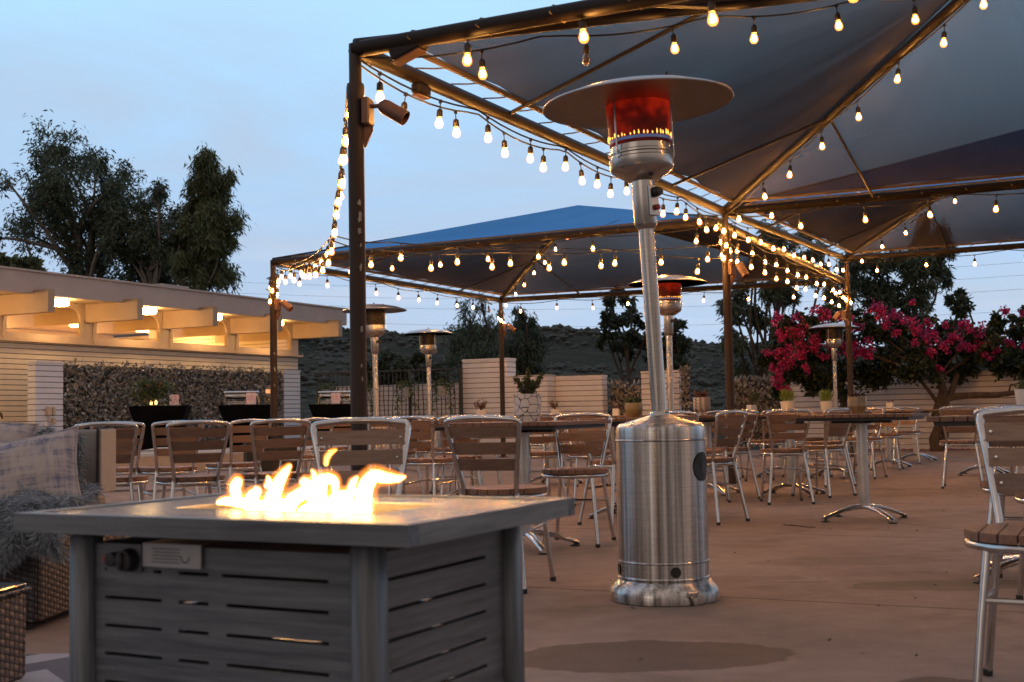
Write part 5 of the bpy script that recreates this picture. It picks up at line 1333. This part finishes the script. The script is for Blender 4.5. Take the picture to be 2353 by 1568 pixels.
def panel(mb, L_, place, slots_rows, zt=PZT, zb=.04, sl=.0065):
    z = zt
    for zr, gaps in slots_rows:
        place(mb, -L_ / 2, L_ / 2, zr + sl / 2, z); xs = -L_ / 2
        for g0, g1 in gaps:
            place(mb, xs, g0, zr - sl / 2, zr + sl / 2); xs = g1
        place(mb, xs, L_ / 2, zr - sl / 2, zr + sl / 2); z = zr - sl / 2
    place(mb, -L_ / 2, L_ / 2, zb, z)
LX = FW - 2 * LIX - .054; LY = FD - 2 * LIY - .054
rows = [.505 - .0515 * k_ for k_ in range(8)]
fr = [(z, [(-.27, -.13), (-.09, -.02), (.02, .24)] if k_ else [(-.27, -.255), (-.15, -.13), (-.09, -.02), (.01, .24)]) for k_, z in enumerate(rows)]
sr = [(z, [(-.19, .15)]) for z in rows]
for sy in (-1, 1):
    mb = MB(); panel(mb, LX, lambda q, x0, x1, z0, z1: q.box(((x0 + x1) / 2, sy * (FD / 2 - LIY - .004), (z0 + z1) / 2), (x1 - x0, .012, z1 - z0)), fr); mb.build('side_panel', GX, ft)
GYs = greywood('grey_grain_metal_side', 1, c1=(.085, .083, .082), c2=(.19, .185, .18))
for sx in (-1, 1):
    mb = MB(); panel(mb, LY, lambda q, x0, x1, z0, z1: q.box((sx * (FW / 2 - LIX - .004), (x0 + x1) / 2, (z0 + z1) / 2), (.012, x1 - x0, z1 - z0)), sr); mb.build('side_panel', GYs, ft)
mb = MB(); mb.box((0, 0, .5), (.55, .3, .09)); mb.build('burner_box', MT['bronze'], ft)
PY = -(FD / 2 - LIY + .002) - .004
kp = fire_at_y(305, 1286, PY); ip = fire_at_y(262, 1283, PY); l0 = fire_at_y(333, 1250, PY); l1 = fire_at_y(466, 1305, PY)
RX = Matrix.Rotation(R(90), 3, 'X')
mb = MB(); mb.lathe([(.019, 0), (.022, .004), (.019, .022), (.001, .024)], 18, (kp.x, PY - .004, kp.z), RX); mb.rbox((kp.x, PY - .028, kp.z), (.007, .012, .03), .002); mb.build('knob', MT['black'], ft, True)
mb = MB(); mb.lathe([(.013, 0), (.013, .02), (.001, .022)], 14, (ip.x + .012, PY - .004, ip.z), RX); mb.build('igniter', MT['black'], ft, True)
mb = MB(); mb.lathe([(.008, 0), (.008, .012), (.001, .013)], 12, (ip.x - .004, PY - .004, ip.z), RX); mb.build('igniter_button', varied('red_button', (.4, .02, .02), (.5, .04, .03)), ft, True)
mb = MB(); mb.box(((kp.x + ip.x) / 2 + .005, PY - .002, kp.z + .003), (.085, .003, .05)); mb.build('control_plate', GX, ft)
pc = (l0 + l1) / 2
mb = MB(); mb.box((pc.x, PY - .004, pc.z), (abs(l1.x - l0.x), .003, .042)); lp = mb.build('label_plate', varied('printed_label', (.3, .29, .29), (.38, .37, .37), 4, .3), ft)
mb = MB()
for k_ in range(5): mb.box((pc.x - .012, PY - .0064, pc.z + .012 - k_ * .006), (abs(l1.x - l0.x) * (.45 if k_ % 2 else .5), .001, .0012))
for k_ in range(7):
    a_ = R(180 + 180 * k_ / 6); mb.box((pc.x + .033 + .009 * math.cos(a_), PY - .0064, pc.z - .002 + .009 * math.sin(a_)), (.002, .001, .003))
mb.build('label_print', MT['black'], lp)

# flames
m, nt, b = newmat('gas_flame')
v = texc(nt, 'Object'); n = noise_n(nt, v, 14, 3); sp = N(nt, 'ShaderNodeSeparateXYZ'); nt.links.new(v, sp.inputs[0])
hgt = math_n(nt, 'ADD', math_n(nt, 'MULTIPLY', math_n(nt, 'SUBTRACT', sp.outputs[2], FZ), 8.0), math_n(nt, 'MULTIPLY', math_n(nt, 'SUBTRACT', n.outputs[0], .5), .8))
r = ramp(nt, hgt, [(0.0, (1, .58, .2)), (.45, (1, .5, .11)), (.95, (1, .32, .04))])
s_ = ramp(nt, hgt, [(0.0, (1, 1, 1)), (.5, (.7, .7, .7)), (.9, (.3, .3, .3))])
em = N(nt, 'ShaderNodeEmission'); nt.links.new(r.outputs[0], em.inputs[0])
nt.links.new(math_n(nt, 'MULTIPLY', s_.outputs[0], 16.0), em.inputs[1]); nt.links.new(em.outputs[0], nt.nodes['Material Output'].inputs[0])
MT['flame'] = m
m, nt, b = newmat('flame_rim'); nt.nodes.remove(b)
e1 = N(nt, 'ShaderNodeEmission'); e1.inputs[0].default_value = (1, .26, .025, 1); e1.inputs[1].default_value = .26
t1 = N(nt, 'ShaderNodeBsdfTransparent'); a1 = N(nt, 'ShaderNodeAddShader'); nt.links.new(e1.outputs[0], a1.inputs[0]); nt.links.new(t1.outputs[0], a1.inputs[1])
nt.links.new(a1.outputs[0], nt.nodes['Material Output'].inputs[0])
MT['flame_rim'] = m
def flame(pts, rs, dep=0.0):
    """pts in picture pixels, put on the burner's own line"""
    ctrl = []; rad = []
    for (px, py), r_ in zip(pts, rs):
        p = fire_at_y(px, py, .01 + dep); ctrl.append(p); rad.append(r_ / 1270 * 1.05)
    P = []; RR_ = []
    for i in range(len(ctrl) - 1):
        a_ = ctrl[max(i - 1, 0)]; b_ = ctrl[i]; c_ = ctrl[i + 1]; d_ = ctrl[min(i + 2, len(ctrl) - 1)]
        for k_ in range(6):
            t = k_ / 6; t2 = t * t; t3 = t2 * t
            P.append(.5 * ((2 * b_) + (c_ - a_) * t + (2 * a_ - 5 * b_ + 4 * c_ - d_) * t2 + (-a_ + 3 * b_ - 3 * c_ + d_) * t3)); RR_.append(max(.0004, (rad[i] + (rad[i + 1] - rad[i]) * t) * (1 + .04 * math.sin(i * 3 + t * 6))))
    P.append(ctrl[-1]); RR_.append(.0005)
    mb = MB()
    for sc2 in (1.75, 1.45, 1.22): mb.tube([q_ + Vector((0, 0, .0015)) for q_ in P], [q * sc2 + .0012 for q in RR_], 14)
    k0 = len(mb.f); mb.tube(P, RR_, 14)
    fo_ = mb.build('flame', MT['flame_rim'], tray, True, autos=False); fo_.data.materials.append(MT['flame'])
    for i, p_ in enumerate(fo_.data.polygons): p_.material_index = int(i >= k0)
flame([(500, 1156), (520, 1152), (560, 1156), (600, 1158)], [3, 9, 12, 2])
flame([(548, 1162), (543, 1140), (540, 1120), (547, 1108), (552, 1112)], [10, 12, 11, 12, 3])
flame([(585, 1165), (580, 1142), (592, 1128), (585, 1120)], [14, 15, 8, 1])
flame([(622, 1168), (628, 1140), (640, 1110), (655, 1085), (668, 1068)], [18, 17, 13, 9, 2], -.02)
flame([(565, 1172), (600, 1165), (640, 1160), (680, 1168)], [6, 15, 16, 6])
flame([(660, 1170), (672, 1150), (700, 1130), (708, 1115), (694, 1105)], [14, 17, 13, 12, 8])
flame([(735, 1175), (728, 1140), (735, 1112), (752, 1100), (768, 1108), (770, 1135)], [26, 24, 18, 12, 10, 4], .01)
flame([(690, 1176), (730, 1168), (780, 1165), (830, 1172)], [8, 20, 24, 10])
flame([(775, 1178), (778, 1150), (800, 1140), (815, 1120)], [20, 22, 12, 2], -.01)
flame([(835, 1180), (835, 1150), (840, 1120), (858, 1095), (885, 1098), (912, 1100), (932, 1096)], [18, 20, 17, 15, 12, 8, 1])
flame([(749, 1070), (752, 1052), (762, 1040), (774, 1034)], [3, 5, 4, 1], .02)
flame([(612, 1120), (618, 1106), (614, 1094)], [5, 6, 1], .02)
flame([(716, 1108), (722, 1092), (716, 1080)], [4, 5, 1], .03)
flame([(805, 1128), (812, 1108), (822, 1096)], [7, 7, 1], .0)
flame([(640, 1180), (690, 1184), (760, 1186), (850, 1184)], [4, 9, 12, 4], -.05)

# ---------------------------------------------------------------- wicker seating at left
def wicker(name, c1, c2, sx=40, sz=46):
    """over and under basket weave"""
    m, nt, b = newmat(name); v = texc(nt, 'Object')
    sp = N(nt, 'ShaderNodeSeparateXYZ'); nt.links.new(v, sp.inputs[0])
    u_ = math_n(nt, 'MULTIPLY', math_n(nt, 'ADD', sp.outputs[0], sp.outputs[1]), sx); w_ = math_n(nt, 'ADD', math_n(nt, 'MULTIPLY', sp.outputs[2], sz), math_n(nt, 'MULTIPLY', u_, .35))
    fu, fv = math_n(nt, 'FRACT', u_), math_n(nt, 'FRACT', w_)
    par = math_n(nt, 'PINGPONG', math_n(nt, 'ADD', math_n(nt, 'FLOOR', u_), math_n(nt, 'FLOOR', w_)), 1.0)
    su = math_n(nt, 'SINE', math_n(nt, 'MULTIPLY', fu, PI)); sv = math_n(nt, 'SINE', math_n(nt, 'MULTIPLY', fv, PI))
    mixv = N(nt, 'ShaderNodeMix', data_type='FLOAT'); nt.links.new(par, mixv.inputs[0]); nt.links.new(math_n(nt, 'MULTIPLY', math_n(nt, 'POWER', su, .5), math_n(nt, 'POWER', sv, 1.2)), mixv.inputs[2]); nt.links.new(math_n(nt, 'MULTIPLY', math_n(nt, 'MULTIPLY', math_n(nt, 'POWER', sv, .5), math_n(nt, 'POWER', su, 1.2)), .55), mixv.inputs[3])
    n = noise_n(nt, v, 25, 4)
    cr = ramp(nt, mixv.outputs[0], [(0, (.008, .006, .005)), (.35, c1), (1, c2)])
    nt.links.new(mixc(nt, 1.0, cr.outputs[0], ramp(nt, n.outputs[0], [(.3, (.6, .6, .6)), (.7, (1.2, 1.2, 1.2))]).outputs[0], 'MULTIPLY'), b.inputs['Base Color'])
    b.inputs['Roughness'].default_value = .5
    bump(nt, b, mixv.outputs[0], .8, .005); return m
WK = wicker('brown_wicker', (.17, .11, .08), (.26, .18, .13)); WK2 = wicker('dark_wicker', (.05, .045, .045), (.09, .08, .078))
MT['fabricgrey'] = varied('grey_woven_cushion', (.2, .19, .18), (.26, .245, .235), 60, .85, 0, .2, .001)
MT['beige'] = varied('beige_piped_side', (.45, .37, .3), (.52, .44, .36), 60, .85, 0, .2, .001)
m, nt, b = newmat('plaid_pillow_fabric')
v1 = texc(nt, 'Object', (3, 3, 40)); v2 = texc(nt, 'Object', (40, 40, 3)); v3 = texc(nt, 'Object')
na = noise_n(nt, v1, 1.4, 5, .7); nb_ = noise_n(nt, v2, 1.0, 5, .7); nc = noise_n(nt, v3, 5, 2)
f = math_n(nt, 'ADD', math_n(nt, 'MULTIPLY', na.outputs[0], .5), math_n(nt, 'MULTIPLY', nb_.outputs[0], .5))
f = math_n(nt, 'ADD', f, math_n(nt, 'MULTIPLY', math_n(nt, 'SUBTRACT', nc.outputs[0], .5), .3))
r = ramp(nt, f, [(.4, (.16, .17, .24)), (.5, (.42, .36, .35)), (.62, (.5, .43, .39))]); nt.links.new(r.outputs[0], b.inputs['Base Color']); b.inputs['Roughness'].default_value = .9
bump(nt, b, f, .2, .002); MT['plaid'] = m
MT['fur'] = leafmat('blue_grey_faux_fur', [(.1, (.12, .145, .165)), (.5, (.26, .3, .335)), (.95, (.46, .5, .53))], .15, .8)

SB = Vector((-1.80, 4.6, 0))
sofa = thing('wicker_sofa', 'dark wicker outdoor sofa with grey cushions behind the fire table', 'sofa', SB, R(-4))
mb = MB(); mb.rbox((-.9, .012, .21), (1.8, .02, .36), .008); mb.build('front_panel', WK2, sofa)
mb = MB(); mb.rbox((-.01, .45, .21), (.03, .84, .36), .01); mb.build('side_panel', wicker('darker_brown_wicker', (.1, .07, .05), (.17, .12, .09)), sofa)  # darker tone of the brown weave
mb = MB(); mb.rbox((-.9, .45, .2), (1.74, .82, .3), .01); mb.build('base_frame', WK2, sofa)
mb = MB()
for x in (-.08, -1.7):
    for y in (.06, .82): mb.box((x, y, .02), (.06, .06, .035))
mb.build('foot', MT['black'], sofa)
mb = MB(); mb.rbox((-.5, .4, .43), (.92, .78, .12), .04); mb.build('seat_cushion', MT['fabricgrey'], sofa, True)
mb = MB(); mb.rbox((-1.42, .4, .43), (.9, .78, .12), .04); mb.build('seat_cushion', MT['fabricgrey'], sofa, True)
# back cushion standing on edge at the right end
mb = MB(); mb.rbox((-.105, .66, .61), (.2, .15, .27), .012); bc = mb.build('back_cushion', MT['fabricgrey'], sofa, True)
mb = MB(); mb.rbox((.002, .67, .61), (.012, .16, .268), .003); mb.build('beige_side', MT['beige'], bc)
mb = MB(); mb.tube([(-.004, .582, .48), (-.004, .582, .745), (-.004, .75, .745)], .006, 6); mb.build('piping', MT['black'], bc)
mb = MB(); mb.rbox((-1.1, .74, .58), (1.5, .12, .24), .02); mb.build('sofa_back', WK2, sofa)

def cushion(mb, w_, h_, th, n=16):
    vs = []; fs = []
    for side in (-1, 1):
        for i in range(n + 1):
            for j_ in range(n + 1):
                u_, v_ = -1 + 2 * i / n, -1 + 2 * j_ / n
                k_ = (max(0, (1 - u_ ** 2) * (1 - v_ ** 2))) ** .42
                x = u_ * w_ / 2 * (1 - .1 * (1 - v_ ** 2) * 1); z = v_ * h_ / 2 * (1 - .1 * (1 - u_ ** 2))
                wr = noise.noise(Vector((u_ * 2.3, v_ * 2.3, side))) * .02 * k_
                vs.append((x, side * (th / 2 * k_ + .001) + wr, z))
    N1 = (n + 1) ** 2
    for s_ in range(2):
        for i in range(n):
            for j_ in range(n):
                q = s_ * N1 + i * (n + 1) + j_; f_ = (q, q + 1, q + n + 2, q + n + 1); fs.append(f_ if s_ == 1 else f_[::-1])
    return mb.add(vs, fs)
def pillow(label, p, rot, w_=.5, h_=.42, th=.17):
    t_ = thing('throw_pillow', label, 'pillow', p); t_.rotation_euler = rot
    mb = MB(); cushion(mb, w_, h_, th); mb.build('pillow_cover', MT['plaid'], t_, True, autos=False)
    mb = MB(); e_ = []
    for u_, v_ in [(-1 + 2 * k_ / 10, -1) for k_ in range(10)] + [(1, -1 + 2 * k_ / 10) for k_ in range(10)] + [(1 - 2 * k_ / 10, 1) for k_ in range(10)] + [(-1, 1 - 2 * k_ / 10) for k_ in range(10)]:
        e_.append((u_ * w_ / 2 * (1 - .1 * (1 - v_ ** 2)), 0, v_ * h_ / 2 * (1 - .1 * (1 - u_ ** 2))))
    mb.tube(e_, .006, 6, closed=True); mb.build('seam', MT['plaid'], t_, True)
    return t_
pillow('plaid blue and beige throw pillow in front at the sofa end', tuple(at(48, 1105, 4.74)), (R(-18), R(-9), R(8)), .46, .36, .18)
pillow('second plaid throw pillow cut by the left edge', tuple(at(-85, 1080, 4.95)), (R(-12), R(10), R(0)), .5, .46, .18)
# fur throw: draped sheet with hair
def throw(label, pts, nh, L_):
    base = Vector(pts[0][0]); t_ = thing('fur_throw', label, 'throw', base)
    mb = MB(); rows_ = len(pts); cols = len(pts[0])
    for row in pts:
        for p in row: mb.v.append(tuple(Vector(p) - base))
    for i in range(rows_ - 1):
        for j_ in range(cols - 1): q = i * cols + j_; mb.f.append((q, q + 1, q + cols + 1, q + cols))
    mb.build('pelt', MT['fabricgrey2'], t_, True)
    G = np.array([[tuple(Vector(p) - base) for p in row] for row in pts])
    i_ = rng.uniform(0, rows_ - 1.001, nh); j_ = rng.uniform(0, cols - 1.001, nh); i0 = i_.astype(int); j0 = j_.astype(int); a_ = (i_ - i0)[:, None]; b_ = (j_ - j0)[:, None]
    P = G[i0, j0] * (1 - a_) * (1 - b_) + G[i0 + 1, j0] * a_ * (1 - b_) + G[i0, j0 + 1] * (1 - a_) * b_ + G[i0 + 1, j0 + 1] * a_ * b_
    leaf_mesh('fur', MT['fur'], P, L_, .0035, t_, .45)
    return t_
MT['fabricgrey2'] = varied('fur_backing', (.12, .13, .15), (.18, .19, .21), 20, .9)
rows_ = []
for i in range(14):
    row = []
    for j_ in range(16):
        u_, v_ = j_ / 15, i / 13
        px = -60 + 222 * u_ + 6 * math.sin(v_ * 7 + u_ * 5)
        wob = .02 * math.sin(u_ * 17 + v_ * 3)
        if v_ < .45: p = Vector((colx(px, 4.6), 4.95 - .75 * v_ + wob, .505 + .02 * math.sin(u_ * 9 + v_ * 8)))
        else:
            w2 = (v_ - .45) / .55; p = Vector((colx(px, 4.6), 4.56 - .07 * math.sin(w2 * 2.5) + wob, .5 - w2 * (.19 + .05 * math.sin(u_ * 6) + .05 * u_)))
        row.append(p)
    rows_.append(row)
throw('shaggy blue grey fur throw draped over the sofa seat front', rows_, 26000, .045)
rows_ = []
for i in range(8):
    rows_.append([Vector((colx(120 + 48 * (j_ / 4), 5.02), 5.02 + .02 * j_ + .01 * math.sin(i), .73 - i * .045 + .0 * j_)) for j_ in range(5)])
rows_b = []
for i in range(4):
    rows_b.append([Vector((colx(12 + 100 * (j_ / 8), 5.45), 5.36 + .05 * i, .715 + .03 * math.sin(j_ * .9) + .02 * math.sin(i))) for j_ in range(9)])
throw('strip of fur throw showing beside the plaid pillow', rows_, 5000, .04)
throw('tuft of grey fur throw over the sofa back above the pillows', rows_b, 4500, .05)

# low wicker side table with glass top, near left corner
ot = thing('wicker_side_table', 'brown wicker side table with glass top, cut by the left edge', 'side table', (-1.485, 3.74, 0), R(-8))
mb = MB(); mb.rbox((-.36, -.36, .14), (.72, .72, .26), .012); mb.build('wicker_body', WK, ot)
mb = MB(); mb.rbox((-.36, -.36, .277), (.74, .74, .012), .004); mb.build('rim', WK2, ot)
m, nt, b = newmat('dark_glass_top'); b.inputs['Base Color'].default_value = (.06, .08, .09, 1); b.inputs['Roughness'].default_value = .08
mb = MB(); mb.rbox((-.36, -.36, .29), (.72, .72, .01), .003); mb.build('glass_top', m, ot)

# rug under the fire table
m, nt, b = newmat('chevron_rug')
v = texc(nt, 'Object', (1, 1, 1)); sp = N(nt, 'ShaderNodeSeparateXYZ'); nt.links.new(v, sp.inputs[0])
xx = math_n(nt, 'ABSOLUTE', math_n(nt, 'SUBTRACT', math_n(nt, 'FRACT', math_n(nt, 'MULTIPLY', sp.outputs[0], 2.6)), .5))
ff = math_n(nt, 'FRACT', math_n(nt, 'ADD', math_n(nt, 'MULTIPLY', sp.outputs[1], 2.4), math_n(nt, 'MULTIPLY', xx, 1.2)))
ck = math_n(nt, 'GREATER_THAN', ff, .5)
wv = N(nt, 'ShaderNodeTexWave', bands_direction='DIAGONAL'); wv.inputs['Scale'].default_value = 60; nt.links.new(v, wv.inputs['Vector'])
cA = mixc(nt, ck, (.09, .09, .11), (.4, .4, .43)); cB = mixc(nt, math_n(nt, 'MULTIPLY', wv.outputs[1], .5), cA, (.2, .2, .22))
nt.links.new(cB, b.inputs['Base Color']); b.inputs['Roughness'].default_value = .95; bump(nt, b, wv.outputs[1], .3, .002)
mb = MB(); mb.rbox((0, 0, .007), (2.6, 3.0, .01), .004); rg = mb.build('rug', m, None, loc=(-1.75, 2.62, 0), rz=R(-4)); tag(rg, 'grey and white zigzag outdoor rug beneath the fire table and seating', 'rug')

# twig on the floor near the open table
tw = onz(1855, 1210, 0)
mb = MB(); mb.tube([onz(1800, 1206, .006), onz(1830, 1208, .008), onz(1850, 1211, .005), onz(1873, 1212, .01)], .003, 4); mb.tube([onz(1816, 1207, .006), onz(1820, 1203, .02)], .002, 4)
tag(mb.build('twig', MT['darkbark']), 'thin dry twig on the floor by the open table base', 'twig')
# small dead leaves and grit on the slab
P = np.stack([rng.uniform(-1, 7, 420), rng.uniform(3, 20, 420), np.full(420, .004)], 1)
d_ = leaf_mesh('dry_leaf_litter', MT['darkbark'], P, .028, .016); 
me = d_.data; co_ = np.empty(len(me.vertices) * 3); me.vertices.foreach_get('co', co_); co_ = co_.reshape(-1, 3); co_[:, 2] = np.abs(co_[:, 2] - .004) * .3 + .003; me.vertices.foreach_set('co', co_.reshape(-1)); me.update()
tag(d_, 'scattered tiny dry leaves on the patio concrete', 'leaf litter', kind='stuff')

cy = scn.cycles
cy.max_bounces = 8; cy.diffuse_bounces = 3; cy.glossy_bounces = 4; cy.transmission_bounces = 4; cy.transparent_max_bounces = 12
cy.sample_clamp_indirect = 6.0; cy.caustics_reflective = False; cy.caustics_refractive = False; cy.blur_glossy = .5
print('bulbs', NB, 'objects', len(bpy.data.objects), 'fire', tofire(onz(360, 1157, FZ)), tofire(onz(505, 1137, FZ)), tofire(onz(870, 1138, FZ)), tofire(onz(1306, 1142, FZ)), tofire(onz(43, 1165, FZ)))
